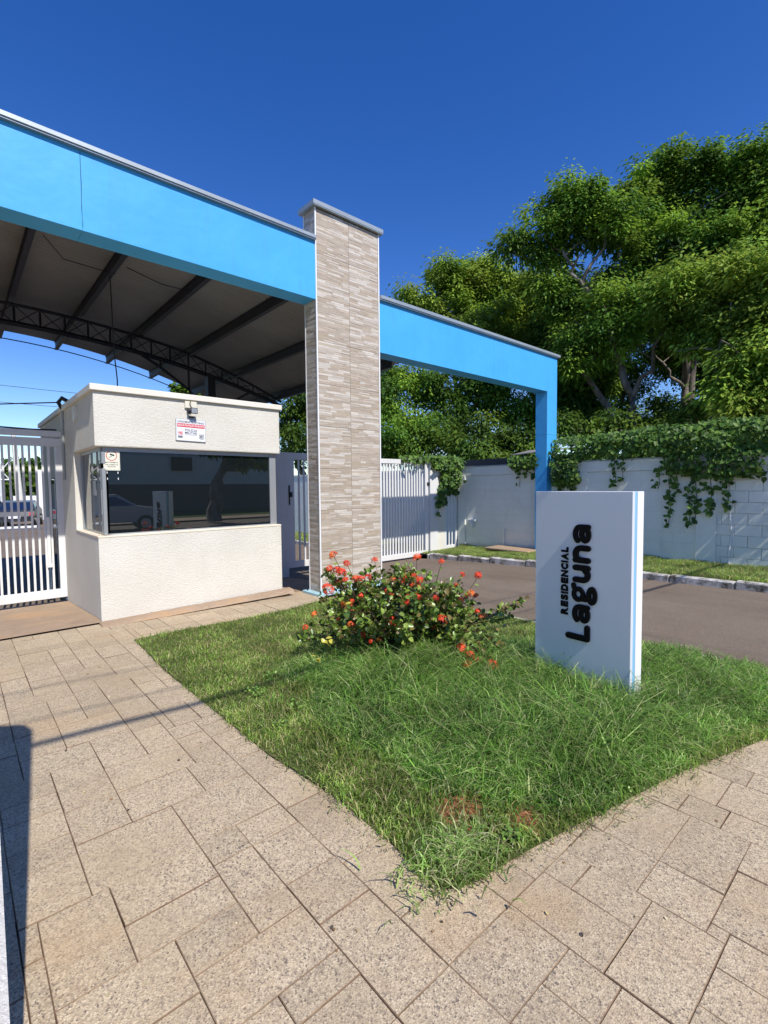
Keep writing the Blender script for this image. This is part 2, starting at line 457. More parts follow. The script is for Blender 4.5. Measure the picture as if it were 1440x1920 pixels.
hand = [(.14,.385,1.71,2.075),(.385,.73,1.875,2.075),(.385,.73,1.71,1.875),(.74,.93,1.535,1.885),(.93,1.115,1.61,1.885),(.93,1.115,1.375,1.61),
 (.505,.885,1.29,1.535),(.505,.74,1.535,1.71),(.14,.505,1.475,1.71),(.14,.505,1.2,1.475),(.505,.70,.96,1.29),(.70,.885,1.145,1.29),(.70,.885,.985,1.145),
 (.885,1.115,.985,1.375),(1.115,1.51,.985,1.25),(1.51,1.70,.675,1.02),(1.70,1.88,.85,1.02),(1.70,1.88,.675,.85),(1.15,1.51,.77,.985),(1.15,1.33,.42,.77),
 (1.33,1.51,.59,.77),(1.33,1.51,.42,.59),(1.51,1.88,.41,.675),(1.88,2.13,.69,1.0),(1.88,2.13,.46,.69),(2.13,2.50,.69,.93),(2.13,2.50,.46,.69),(.885,1.15,.60,.985),
 (.35,.73,2.075,2.42),(.36,.55,2.42,2.70),(.73,1.12,2.10,2.42),(.93,1.12,1.885,2.10),(.13,.35,2.075,2.40),(.35,.58,2.70,3.18),(.58,.80,3.02,3.25),(.58,.95,2.70,3.02),
 (.21,.57,3.18,3.42),(.22,.46,3.42,3.78),(.46,.81,3.42,3.78),(.44,.63,3.78,4.11),(.63,.81,3.78,4.33),(.44,.66,4.11,4.51),(.81,1.03,3.59,4.33),(1.0,1.18,3.25,3.59)]
rects = []
def claim(i0, i1, j0, j1):
    occ[i0:i1, j0:j1] = True
    rects.append((X0 + i0*U, X0 + i1*U, Y0 + j0*U, Y0 + j1*U))
for (a, b, c, d) in hand:
    i0, i1, j0, j1 = round((a-X0)/U), round((b-X0)/U), round((c-Y0)/U), round((d-Y0)/U)
    if not occ[i0:i1, j0:j1].any(): claim(i0, i1, j0, j1)
    else:
        while i1 > i0 + 1 and occ[i1-1, j0:j1].all(): i1 -= 1
        sub = occ[i0:i1, j0:j1]
        if not sub.any(): claim(i0, i1, j0, j1)
sizes = [(3,3),(3,6),(6,3),(6,6),(6,3),(3,5),(5,3),(3,4),(5,6),(4,3)]
pr = random.Random(3)
for j in range(NY):
    for i in range(NX):
        if occ[i, j]: continue
        w, h = pr.choice(sizes)
        w0 = 0
        while w0 < w and i + w0 < NX and not occ[i + w0, j]: w0 += 1
        run = w0
        while run < w0 + 3 and i + run < NX and not occ[i + run, j]: run += 1
        if i + run >= NX or occ[min(i + run, NX-1), j]:
            if run - w0 < 3: w0 = run
        h0 = 0
        while h0 < h + 2 and j + h0 < NY and not occ[i:i+w0, j+h0].any(): h0 += 1
        if h0 > h and h0 < h + 2: pass
        else: h0 = min(h0, h)
        claim(i, i + w0, j, j + h0)
def stone_geo(mb, a, b, c, d, ox=0, oy=0, oz=0):
    g_ = .0006
    bev = .0024
    x0, x1, y0, y1 = a + g_ - ox, b - g_ - ox, c + g_ - oy, d - g_ - oy
    z1 = random.uniform(-.0015, .0015); z0 = -.03
    tilt = [random.uniform(-.0012, .0012) for _ in range(4)]
    j_ = lambda: random.uniform(-.0013, .0013)
    xs_ = [x0 + j_(), x1 + j_(), x1 + j_(), x0 + j_()]; ys_ = [y0 + j_(), y0 + j_(), y1 + j_(), y1 + j_()]
    v = [(xs_[k], ys_[k], z0 - oz) for k in range(4)] + [(xs_[k], ys_[k], z1 - bev*1.1 - oz) for k in range(4)]
    sx = [1, -1, -1, 1]; sy = [1, 1, -1, -1]
    v += [(xs_[k] + sx[k]*bev, ys_[k] + sy[k]*bev, z1 + tilt[k] - oz) for k in range(4)]
    f = [(8, 9, 10, 11)]
    for k in range(4):
        k2 = (k+1) % 4
        f += [(k, k2, 4+k2, 4+k), (4+k, 4+k2, 8+k2, 8+k)]
    mb.poly(v, f); mb.mi = getattr(mb, 'mi', []) + [0] + [1]*8
def seen(a, b, c, d):
    x, y = (a+b)/2, (c+d)/2
    dep = x*.662 + y*.748
    if dep < .55: return 0
    px = 720 + 912 * (x*.749 - y*.663) / dep
    py = 912 * 1.55 / dep + 915
    return dep if (-120 < px < 1560 and py < 2080) else 0
vis = sorted([r for r in rects if (r[1]-r[0]) > .1 and (r[3]-r[2]) > .1 and seen(*r)], key=lambda r: seen(*r)**2 / ((r[1]-r[0])*(r[3]-r[2])))
solo = set(vis[:298])
rest = MB()
for r in rects:
    if r[1]-r[0] < .03 or r[3]-r[2] < .03: continue
    cx, cy = (r[0]+r[1])/2, (r[2]+r[3])/2
    z = H(cx, cy)
    if r in solo:
        mb = MB(); stone_geo(mb, *r, ox=cx, oy=cy)
        o = mb.build("paving_stone", M_PAVE, PAVE, loc=(cx, cy, z))
        o.data.materials.append(M_GROUT); o.data.polygons.foreach_set("material_index", mb.mi)
    else:
        stone_geo(rest, *r, oz=-z)
o = rest.build("paving_stones", M_PAVE, PAVE); o['kind'] = 'stuff'
o.data.materials.append(M_GROUT); o.data.polygons.foreach_set("material_index", rest.mi)

# kerbs
def kerb(name, x0, x1, ya, yb, top, label, seg=.9, mat=M_KERB, parts=True, curve=None):
    t = empty(name, ((x0+x1)/2, (ya+yb)/2, H(x0, ya)))
    t.location = (0, 0, 0)
    tag(t, label, 'kerb')
    y = ya
    while y < yb - .05:
        y2 = min(yb, y + seg)
        mb = MB()
        dx = curve(y) if curve else 0
        za = H(x0, (y+y2)/2) + random.uniform(-.004, .004)
        mb.box(x0 + dx, x1 + dx, y + .005, y2 - .005, za - .1, za + top, bev=.018)
        mb.build("kerb_stone", mat, t)
        y = y2
    return t
kerb("kerb", 8.78, 8.94, 1.05, 8.35, .10, "whitewashed stone kerb between the brown driveway and the grass strip under the long wall")
kerb("kerb", 8.78, 8.94, 8.85, 24, .10, "white kerb inside the estate seen through the right gate bars", 1.5)
kerb("edging", 5.0, 5.05, .35, 5.6, .012, "thin pale concrete edging between the garden lawn and the driveway", 1.1)

# lawn soil
from mathutils.geometry import tessellate_polygon
def poly_sheet(name, P, off, mat, step=.12):
    x0, x1 = min(p[0] for p in P), max(p[0] for p in P); y0, y1 = min(p[1] for p in P), max(p[1] for p in P)
    bm = bmesh.new()
    f_ = bm.faces.new([bm.verts.new((p[0], p[1], 0)) for p in P])
    for (o_, n_, a_, b_) in [((k, 0, 0), (1, 0, 0), x0, x1) for k in np.arange(x0+.2, x1, .2)] + [((0, k, 0), (0, 1, 0), y0, y1) for k in np.arange(y0+.2, y1, .2)]:
        bmesh.ops.bisect_plane(bm, geom=bm.verts[:]+bm.edges[:]+bm.faces[:], plane_co=o_, plane_no=n_)
    for v in bm.verts:
        v.co.z = H(v.co.x, v.co.y) + off + .006*math.sin(v.co.x*5.1+v.co.y*2)*math.cos(v.co.y*4.3)
    me = bpy.data.meshes.new(name); bm.to_mesh(me); bm.free(); me.materials.append(mat)
    o = obj(name, me); o['kind'] = 'structure'; return o
    def vid(i, j):
        if (i, j) not in idx:
            x = x0 + i*step; y = y0 + j*step
            idx[(i, j)] = len(V); V.append((x, y, H(x, y) + off + .012*math.sin(x*5.1+y*2)*math.cos(y*4.3)))
        return idx[(i, j)]
    for i in range(nx):
        for j in range(ny):
            if inside_garden(x0+(i+.5)*step, y0+(j+.5)*step):
                F.append((vid(i, j), vid(i+1, j), vid(i+1, j+1), vid(i, j+1)))
    o = MB().poly(V, F).build(name, mat, smooth=True); o['kind'] = 'structure'; return o
poly_sheet("lawn_soil", GARDEN, .008, M_SOIL, .06)
o = sheet("verge_soil", 8.94, 10.5, 1.0, 25, .09, M_SOIL, .4)

# ------------------------------------------------------------------ grass
def grass(name, pts, hgt, wid, lean, cols, label, seed=1):
    r = np.random.default_rng(seed); n = len(pts)
    ang = r.uniform(0, 2*np.pi, n); la = vnoise(pts[:, 0], pts[:, 1], 7, seed+7)*14 + r.normal(0, 1.5, n); ln = lean * r.uniform(.15, 1.0, n) * hgt
    w = wid * r.uniform(.6, 1.2, n)
    dx, dy = np.cos(la)*ln, np.sin(la)*ln
    ax, ay = np.cos(ang)*w/2, np.sin(ang)*w/2
    V = np.zeros((n, 7, 3)); 
    ts = [0, .4, .75]; ws = [1, .85, .55]
    for k, (t, ww) in enumerate(zip(ts, ws)):
        cx = pts[:, 0] + dx*t*t; cy = pts[:, 1] + dy*t*t
        cz = pts[:, 2] + hgt*(t - .28*lean*t*t)
        V[:, 2*k, 0] = cx-ax*ww; V[:, 2*k, 1] = cy-ay*ww; V[:, 2*k, 2] = cz
        V[:, 2*k+1, 0] = cx+ax*ww; V[:, 2*k+1, 1] = cy+ay*ww; V[:, 2*k+1, 2] = cz
    V[:, 6, 0] = pts[:, 0]+dx*1.15; V[:, 6, 1] = pts[:, 1]+dy*1.15; V[:, 6, 2] = pts[:, 2]+hgt*(1-.42*lean)
    base = np.arange(n)[:, None]*7
    T = np.array([[0,1,3],[0,3,2],[2,3,5],[2,5,4],[4,5,6]])
    F = (base[:, None, :] + T[None]).reshape(-1, 3)
    ci = r.integers(0, len(cols), n); C = np.array(cols)[ci] * r.uniform(.45, 1.45, (n, 1)) * (.6+.75*vnoise(pts[:, 0], pts[:, 1], 4.5, seed))[:, None]
    me = np_mesh(name, V.reshape(-1, 3), F, M_GRASS, np.repeat(C, 5, 0))
    o = obj(name, me); o['kind'] = 'stuff'; tag(o, label, 'grass'); return o
GC_LONG = [(.16, .32, .05), (.12, .26, .04), (.22, .38, .07), (.08, .19, .03), (.28, .40, .12), (.38, .42, .18)]
GC_SHORT = [(.20, .33, .055), (.26, .39, .07), (.14, .26, .045), (.32, .38, .11), (.44, .39, .19)]
N = 400000
r = np.random.default_rng(5)
P = np.stack([r.uniform(1.27, 5.03, N), r.uniform(.3, 5.63, N)], 1)
# garden polygon test (vectorised)
def pip(P, poly):
    c = np.zeros(len(P), bool); j = len(poly)-1
    for i in range(len(poly)):
        xi, yi = poly[i]; xj, yj = poly[j]
        cond = (yi > P[:, 1]) != (yj > P[:, 1])
        xx = (xj-xi)*(P[:, 1]-yi)/((yj-yi) if yj != yi else 1e-9) + xi
        c ^= cond & (P[:, 0] < xx); j = i
    return c
jit = P + r.normal(0, .018, P.shape)
P = P[pip(jit, GARDEN)]
def vnoise(x, y, s, seed=0):
    rr = np.random.default_rng(seed); G = rr.random((64, 64))
    u = x*s; v = y*s; i = np.floor(u).astype(int); j = np.floor(v).astype(int); fu = u-i; fv = v-j
    fu = fu*fu*(3-2*fu); fv = fv*fv*(3-2*fv)
    g = lambda a, b: G[a % 64, b % 64]
    return (g(i, j)*(1-fu)+g(i+1, j)*fu)*(1-fv)+(g(i, j+1)*(1-fu)+g(i+1, j+1)*fu)*fv
x, y = P[:, 0], P[:, 1]
def bl(cx, cy, rx, ry): return np.exp(-(((x-cx)/rx)**2+((y-cy)/ry)**2))
tall = np.clip(.95*bl(3.4, 1.75, .75, .65)+.85*bl(2.9, 2.7, .95, .75)+.6*bl(2.35, 1.9, .6, .7)+.5*bl(2.9, 1.25, .6, .35)+.5*bl(4.3, 1.3, .8, .7)+.6*bl(3.9, 1.2, .5, .4)+.5*bl(2.6, 3.4, .5, .5), 0, 1)
tall *= .55 + .75*vnoise(x, y, 2.6, 3)
hh = .030 + .025*vnoise(x, y, 5, 4) + .16*tall
den = .25 + .75*vnoise(x, y, 3.3, 8)*(.6+.6*vnoise(x, y, 11, 18))
bare = np.exp(-(((x-1.78)/.15)**2+((y-1.46)/.12)**2)) + np.exp(-(((x-1.92)/.08)**2+((y-1.20)/.07)**2)) + .7*np.exp(-(((x-1.65)/.08)**2+((y-1.34)/.07)**2))
den *= np.clip(1.12-1.35*bare*(.55+.9*vnoise(x, y, 16, 31)), .16, 1)
near = np.clip(1.25 - .16*np.hypot(x-1, y-.5), .45, 1)
keep = r.random(len(P)) < den*near
P = P[keep]; hh = hh[keep]; tl = tall[keep]
z = np.array([H(a, b) for a, b in P]) + .005
P3 = np.column_stack([P, z]); hv = hh*r.choice([.4, .7, 1.0, 1.35, 1.7], len(P), p=[.2, .3, .28, .16, .06])*r.uniform(.8, 1.2, len(P))
lo = tl > .22
grass("long_grass", P3[lo], hv[lo]*1.25, .0075, 1.3, GC_LONG, "long unmown green grass round the sign and the flowering shrub", 21)
grass("short_grass", P3[~lo], hv[~lo], .0058, 1.0, GC_SHORT, "short mown grass on the flat side of the garden bed", 22)
# coarse tuft on the corner
n = 1300; a = r.uniform(0, 2*np.pi, n); q = np.abs(r.normal(0, .15, n))
T3 = np.column_stack([1.50+q*np.cos(a), 1.27+q*np.sin(a)*.55, np.full(n, .01)])
grass("grass_tuft", T3, .085*r.uniform(.4, 1.4, n), .008, 1.2, [(.22, .36, .08), (.30, .40, .13), (.16, .28, .06), (.42, .42, .22)], "coarse yellowish grass tuft at the sharp corner of the garden", 23)
n = 2600; k_ = r.integers(0, 46, n); wc = np.stack([r.uniform(1.4, 3.6, 46), r.uniform(.9, 3.6, 46)], 1)
ok = pip(wc, GARDEN); wc = wc[ok]; k_ = r.integers(0, len(wc), n)
wp_ = wc[k_] + r.normal(0, .035, (n, 2))
WEEDP = np.column_stack([wp_, .015 + .05*r.random(n)])
n = 520; e_ = r.random(n)
ex = np.where(r.random(n) < .45, 1.33, 1.4 + e_*3.2); ey = np.where(ex < 1.35, 1.4 + e_*3.4, 1.17 - (ex-1.4)*.245)
sp = np.column_stack([ex + r.normal(0, .035, n), ey + r.normal(-.015, .04, n), np.full(n, .006)])
grass("stray_grass", sp, .055*r.uniform(.3, 1.1, n), .005, 1.7, [(.14, .2, .06), (.25, .27, .13), (.35, .32, .18)], "stray grass blades lying over the paving along the lawn edge", 27)
# verge along the wall
n = 60000
Pv = np.stack([r.uniform(8.9, 10.44, n), r.uniform(1.0, 8.6, n)], 1)
hv = .05+.05*vnoise(Pv[:, 0], Pv[:, 1], 2, 6)+.13*np.clip((Pv[:, 0]-10.05)/.35, 0, 1)*vnoise(Pv[:, 0], Pv[:, 1], 3, 9)
zz = np.array([H(a, b) for a, b in Pv])+.09
grass("verge_grass", np.column_stack([Pv, zz]), hv*r.uniform(.5, 1.4, n), .009, .9, GC_SHORT, "strip of bright grass between the kerb and the long grey wall", 24)
n = 12000
Pv = np.stack([r.uniform(8.95, 10.4, n), r.uniform(9.0, 20, n)], 1)
zz = np.array([H(a, b) for a, b in Pv])+.09
grass("inner_verge_grass", np.column_stack([Pv, zz]), .10*r.uniform(.5, 1.4, n), .02, .8, GC_SHORT, "grass strip inside the estate behind the right gate", 25)

# ------------------------------------------------------------------ stone pillar
def strip_colors():
    pal = [(.62, .58, .53), (.44, .375, .31), (.49, .42, .35), (.53, .475, .415), (.44, .375, .31), (.51, .44, .355), (.57, .525, .475), (.47, .41, .35), (.45, .38, .30), (.60, .56, .51)]
    c = random.choice(pal); f = random.uniform(.90, 1.0); return (c[0]*f, c[1]*f*.975, c[2]*f*.93)
def tile_mesh(w, h, seed):
    """one stone-look tile lying in the X-Z plane, front toward -Y, strips standing proud"""
    st = random.getstate(); random.seed(seed)
    mb = MB(); mb.box(.0015, w-.0015, .006, .016, .0015, h-.0015, col=(.36, .31, .265))
    z = .002
    rows = max(1, round(h/.0305)); rh = (h-.004)/rows
    for k in range(rows):
        x = .002
        while x < w - .004:
            l = random.uniform(.08, .30); x2 = min(w-.002, x+l)
            if w - .002 - x2 < .04: x2 = w-.002
            d = random.uniform(.0, .003)
            hz = rh*random.choice([1, 1, 1, .5])
            c = strip_colors()
            mb.box(x+.0006, x2-.0006, d, .0062, z+.0006, z+hz-.0008, col=c)
            if hz < rh:
                mb.box(x+.0006, x2-.0006, random.uniform(0, .0045), .0062, z+hz+.0002, z+rh-.0008, col=strip_colors())
            x = x2
        z += rh
    me = mb.mesh("tile", M_STONE); random.setstate(st); return me
PX0, PX1, PY0, PY1, PZ = 3.975, 5.165, 5.905, 6.205, 5.50
pil = empty("clad_pillar", ((PX0+PX1)/2, (PY0+PY1)/2, 0)); pil.location = (0, 0, 0)
tag(pil, "tall pillar clad in beige stone-look strips, rising above both blue beams", "pillar")
MB().box(PX0+.016, PX1-.016, PY0+.016, PY1-.016, -.05, PZ-.01).build("core", M_TILEBACK, pil)
tw, th = (PX1-PX0-.044)/2, .61
tm = [tile_mesh(tw, th, 100+k) for k in range(4)]
nrow = int(PZ/th)+1
for r_ in range(nrow):
    z = .0 + r_*th
    for c_ in range(2):
        if z+th > PZ+.001:
            hh_ = PZ - z
            if hh_ > .03: obj("tile", tile_mesh(tw, hh_, 300+c_), pil, (PX0+.022+c_*tw, PY0, z))
        else: obj("tile", tm[(r_*2+c_*3+r_//3) % 4], pil, (PX0+.022+c_*tw, PY0, z))
sw = PY1-PY0-.034
ts_ = [tile_mesh(sw, th, 200+k) for k in range(3)]
for side in (0, 1):
    for r_ in range(nrow):
        z = r_*th; m_ = ts_[(r_+side) % 3] if z+th <= PZ+.001 else tile_mesh(sw, max(.04, PZ-z), 310)
        o = obj("tile", m_, pil)
        if side == 0: o.rotation_euler = (0, 0, -math.pi/2); o.location = (PX0, PY1-.017, z)
        else: o.rotation_euler = (0, 0, math.pi/2); o.location = (PX1, PY0+.017, z)
for (a, b) in ((PX0, PY0), (PX1, PY0), (PX0, PY1), (PX1, PY1)):
    sx = 1 if a == PX0 else -1; sy = 1 if b == PY0 else -1
    x_ = sorted((a-.004*sx, a+.019*sx)); y_ = sorted((b-.004*sy, b+.014*sy))
    MB().box(x_[0], x_[1], y_[0], y_[1], 0.0, PZ-.002, .002).build("corner_trim", M_TRIM, pil)
MB().box(PX0-.05, PX1+.05, PY0-.05, PY1+.05, PZ+.002, PZ+.012).box(PX0-.055, PX1+.055, PY0-.055, PY1+.055, PZ+.012, PZ+.075, .004).build("cap", M_CAP, pil)
MB().box(PX0-.10, PX1+.03, PY0-.085, PY1+.05, -.03, .012, .004).box(PX0-.006, PX1, PY0-.02, PY0-.007, .012, .045).build("base_plate", M_STEEL_BLUE, pil)
for (a, b) in ((PX0-.04, PY0-.05), (PX0+.32, PY0-.05), (PX0+.85, PY0-.05), (PX0-.05, PY1-.02)):
    MB().tube([(a, b, .012), (a, b, .03)], .012, 6).tube([(a, b, .012), (a, b, .05)], .005, 6).build("bolt", M_DSTEEL, pil)

# ------------------------------------------------------------------ blue beams
def beam_boxes(mb, x0, x1, z0, z1):
    mb.box(x0, x1, 5.912, 6.205, z0, z1-.34)
    mb.box(x0, x1, 5.912, 5.99, z1-.34, z1)
    return mb
b1 = empty("blue_beam"); tag(b1, "long bright blue overhead beam running out of frame above the guard booth, left of the stone pillar", "beam")
xe = -5.2
xj = [xe, -2.9, -.65, 1.115, 3.972]
for k in range(4):
    beam_boxes(MB(), xj[k]+(.0012 if k else 0), xj[k+1]-.0012, 4.225, 5.03).build("fascia_panel", M_BLUE, b1)
MB().box(xe, 3.97, 5.86, 6.02, 5.045, 5.092, .003).box(xe, 3.97, 5.872, 6.0, 5.03, 5.044).build("cap_flashing", M_CAP, b1)
MB().tube([(1.115, 5.909, 5.02), (1.118, 5.909, 4.7), (1.112, 5.909, 4.45), (1.117, 5.909, 4.26)], .002, 4).build("hairline_crack", M_DARK, b1)
b2 = empty("blue_frame"); tag(b2, "blue post and beam frame spanning the driveway, right of the stone pillar", "beam")
RX = 10.66
xj = [5.175, 8.2, 10.228]
beam_boxes(MB(), xj[0], xj[1]-.0012, 3.69, 4.50).build("fascia_panel", M_BLUE, b2)
beam_boxes(MB(), xj[1]+.0012, xj[2], 3.69, 4.50).build("fascia_panel", M_BLUE, b2)
MB().box(10.231, RX, 5.912, 6.205, 2.72, 4.50, .002).build("post_upper", M_BLUE, b2)
MB().box(10.231, RX, 5.912, 6.205, -.2, 2.716, .002).build("post_lower", M_BLUE, b2)
MB().box(5.175, RX+.06, 5.86, 6.02, 4.515, 4.570, .003).box(5.175, RX+.03, 5.872, 6.0, 4.50, 4.514).build("cap_flashing", M_CAP, b2)
MB().box(10.13, 10.6, 5.82, 6.26, -.03, .0, .003).build("base_plate", M_STEEL_BLUE, b2)

# ------------------------------------------------------------------ canopy
def zs(x): return 4.92 - .042*(x-.6)**2
can = empty("arched_canopy"); tag(can, "arched corrugated metal canopy behind the blue beams on dark steel purlins", "canopy")
cx0, cx1 = -5.6, 5.95; cy0, cy1 = 6.23, 13.1
pn = 14
for k in range(pn):
    xa, xb = cx0 + (cx1-cx0)*k/pn, cx0 + (cx1-cx0)*(k+1)/pn
    # corrugations run along X, repeat along Y
    m_x = 3; yy = np.arange(cy0, cy1, .03); V = []; F = []
    for i in range(m_x+1):
        x_ = xa + (xb-xa)*i/m_x + (.0 if i < m_x else .01)
        for j, y_ in enumerate(yy):
            V.append((x_, y_, zs(x_) + .014*math.sin(2*math.pi*y_/.12)))
    L_ = len(yy)
    for i in range(m_x):
        for j in range(L_-1): F.append((i*L_+j, i*L_+j+1, (i+1)*L_+j+1, (i+1)*L_+j))
    MB().poly(V, F).build("roof_sheet", M_SHEET, can, smooth=True)
pxs = [-5.0, -4.05, -3.1, -2.1, -1.1, -.12, .86, 1.85, 2.85, 3.8, 4.8, 5.78]
for x_ in pxs:
    z = zs(x_)-.018
    MB().box(x_-.03, x_+.03, 6.30, 13.08, z-.012, z).box(x_-.012, x_+.012, 6.30, 13.08, z-.15, z-.012).box(x_-.035, x_+.035, 6.30, 13.08, z-.165, z-.15).build("purlin", M_DSTEEL, can)
# tie rod under purlin tips
MB().tube([(x_, 13.05, zs(x_)-.17) for x_ in np.linspace(-5, 5.8, 30)], .012, 5).build("tie_rod", M_DSTEEL, can)
def truss(y):
    f1 = lambda x_: 4.35 - .031*(x_-.6)**2
    f2 = lambda x_: min(f1(x_)+.31, zs(x_)-.16)
    xs_ = np.linspace(-5.2, 5.9, 32)
    MB().tube([(x_, y, f1(x_)) for x_ in xs_], .045, 4).build("lower_chord", M_DSTEEL, can)
    MB().tube([(x_, y, f2(x_)) for x_ in xs_], .028, 4).build("upper_chord", M_DSTEEL, can)
    w = MB()
    for a, b in zip(xs_[:-1], xs_[1:]):
        w.tube([(a, y, f1(a)), (a, y, f2(a))], .018, 4)
        w.tube([(a, y, f1(a)), (b, y, f2(b))], .008, 4); w.tube([(a, y, f2(a)), (b, y, f1(b))], .008, 4)
    w.build("lattice_web", M_DSTEEL, can)
truss(10.3)
for x_ in (4.2, -4.6):
    s_ = 1 if x_ > 0 else -1
    MB().box(x_-.08, x_+.08, 10.22, 10.38, -.35, 4.35-.031*(x_-.6)**2).build("column", M_DSTEEL, can)
    w = MB()
    pts = [(x_-.05*s_, 10.3, 3.05), (x_-.45*s_, 10.3, 3.6), (x_-1.0*s_, 10.3, 3.98), (x_-1.35*s_, 10.3, 4.17)]
    w.tube(pts, .03, 5)
    for (a, zb) in ((.45, 3.6), (1.0, 3.98)):
        w.tube([(x_-a*s_, 10.3, zb), (x_-a*s_, 10.3, 4.33-.031*(x_-a*s_-.6)**2)], .02, 4)
    w.tube([(x_+.05*s_, 10.3, 3.2), (x_+.9*s_, 10.3, 4.33-.031*(x_+.9*s_-.6)**2)], .025, 5)
    w.build("knee_brace", M_DSTEEL, can)
# left far pillar (outside the frame)
p2 = empty("clad_pillar"); tag(p2, "matching beige stone clad pillar at the far end of the long blue beam, outside the picture", "pillar")
MB().box(-6.4, -5.21, 5.905, 6.205, -.05, 5.5).build("core", M_TILEBACK, p2)
MB().box(-6.45, -5.16, 5.85, 6.26, 5.5, 5.57).build("cap", M_CAP, p2)

# ------------------------------------------------------------------ guard booth
gh = empty("guard_booth"); tag(gh, "cream rough plastered guard booth with a wide dark reflective window under the canopy", "guardhouse")
GX0, GX1, GY = 1.245, 3.64, 6.43
MB().box(GX0, GX1, GY, GY+.14, -.2, .985, .004).build("front_wall", M_GRAF, gh)
MB().box(GX0, GX0+.14, GY+.141, 8.0, -.3, .985).box(GX0, GX0+.14, 7.76, 8.88, .986, 2.058).box(GX0, GX0+.14, 8.001, 8.88, -.4, .985).box(GX0, GX0+.14, 10.3, 10.9, -.45, 2.058).box(GX0, GX0+.14, 8.881, 10.299, 1.75, 2.058).build("side_wall", M_GRAF, gh)
MB().box(GX1-.14, GX1, GY+.141, 10.9, -.45, .985).box(GX1-.14, GX1, 7.2, 10.9, .986, 2.058).box(GX0+.141, GX1-.141, 10.76, 10.9, -.45, 2.058).build("rear_wall", M_GRAF, gh)
MB().box(GX0+.02, GX1-.02, 7.0, 10.75, -.32, -.12).box(GX0+.15, GX1-.15, 6.58, 7.0, -.2, -.02).build("floor", M_SLAB, gh)
MB().box(GX0, GX1, GY, 10.9, 2.062, 2.69, .004).build("fascia", M_GRAF, gh)
MB().box(GX0+.002, GX1-.002, GY+.003, 10.89, 2.0585, 2.0615).build("soffit", M_SMOOTH, gh)
MB().box(GX0-.035, GX1+.035, GY-.035, 10.935, 2.691, 2.765, .006).build("parapet_cap", M_SMOOTH, gh)
MB().box(GX0-.004, GX0+.15, GY-.004, 7.76, .986, 1.006, .003).box(GX0+.151, GX1-.0, GY-.004, GY+.15, .986, 1.010, .003).build("sill", M_SILL, gh)
gy = GY+.075; gx = GX0+.095
wf = MB()
wf.box(gx, 3.50, gy-.02, gy+.03, 2.005, 2.058).box(gx+.03, 3.50, gy-.015, gy+.025, 1.0105, 1.024)
wf.build("window_frame", M_ALU, gh)
MB().box(3.50, 3.60, gy-.015, gy+.03, 1.011, 2.057).build("window_jamb", M_ALU, gh)
MB().box(gx+.045, 3.499, gy, gy+.008, 1.025, 2.004).build("window_pane", M_GLASS, gh)
# side glazing
MB().box(gx-.02, gx+.02, 7.70, 7.755, 1.007, 2.057).box(gx-.02, gx+.02, gy+.04, 7.699, 2.01, 2.057).box(gx-.015, gx+.015, gy+.04, 7.699, 1.007, 1.02).build("side_frame", M_ALU, gh)
MB().box(gx, gx+.008, 7.08, 7.698, 1.021, 2.009).build("side_pane", M_GLASS2, gh)
MB().box(gx-.014, gx-.006, gy+.10, 7.12, 1.021, 2.009).build("side_pane", M_GLASS2, gh)
MB().box(gx-.02, gx+.02, gy-.02, gy+.10, 1.011, 1.80, .003).box(gx-.018, gx+.02, gy-.018, gy+.05, 1.86, 2.003, .003).build("corner_post", M_ALU, gh)
MB().box(gx-.026, gx-.020, gy+.03, gy+.05, 1.25, 1.55).build("window_latch", M_ALU, gh)
MB().box(gx-.018, gx-.0145, 6.86, 7.0, 1.48, 1.66).build("notice_sticker", M_ALU, gh)
# inner glass door in the side wall behind the gate
MB().box(GX0+.03, GX0+.04, 8.89, 10.29, -.1, 1.74).build("side_door_glass", M_GLASS, gh)
MB().box(GX0+.01, GX0+.06, 9.56, 9.62, -.1, 1.74).build("door_stile", M_ALU, gh)
# conduit + box on the side
MB().tube([(GX0-.02, 8.35, 2.72), (GX0-.07, 8.33, 2.80), (GX0-.03, 8.28, 2.86), (GX0+.06, 8.25, 2.80)], .03, 8).build("cable_elbow", M_DARK, gh)
MB().tube([(GX0-.018, 8.38, 2.70), (GX0-.018, 8.40, 2.2), (GX0-.018, 8.42, 1.7)], .016, 6).build("conduit", M_ALU, gh)
MB().box(GX0-.035, GX0-.001, 7.42, 7.52, 2.44, 2.62, .004).box(GX0-.034, GX0-.001, 7.395, 7.418, 2.46, 2.63).build("alarm_box", M_BOXW, gh)
# interior: desk and rear white board seen faintly through the glass
MB().box(1.5, 3.3, 6.75, 7.2, .65, .70).build("counter", M_DARK, gh)

# floodlight
fl = empty("floodlight", (2.36, GY, 2.56)); tag(fl, "small black LED floodlight with ivory junction box under the booth parapet", "floodlight")
MB().box(-.085, -.016, -.03, -.001, .03, .118, .004).box(-.012, .065, -.03, -.001, .03, .118, .004).build("junction_box", M_BOXW, fl)
MB().box(-.04, .05, -.10, -.075, -.045, .03, .005).build("lamp_body", M_DARK, fl)
MB().box(-.032, .042, -.104, -.1005, -.038, .022).build("lamp_glass", M_ALU, fl)
MB().box(-.06, -.045, -.09, -.001, -.02, .0).box(-.06, -.03, -.06, -.04, -.05, .0).box(-.03, .03, -.02, -.001, -.09, -.07).build("bracket", M_DARK, fl)
MB().tube([(-.02, -.034, .118), (-.03, -.036, .08), (-.018, -.05, .05), (-.015, -.075, .03)], .004, 5).build("lead", M_CABLE, fl)

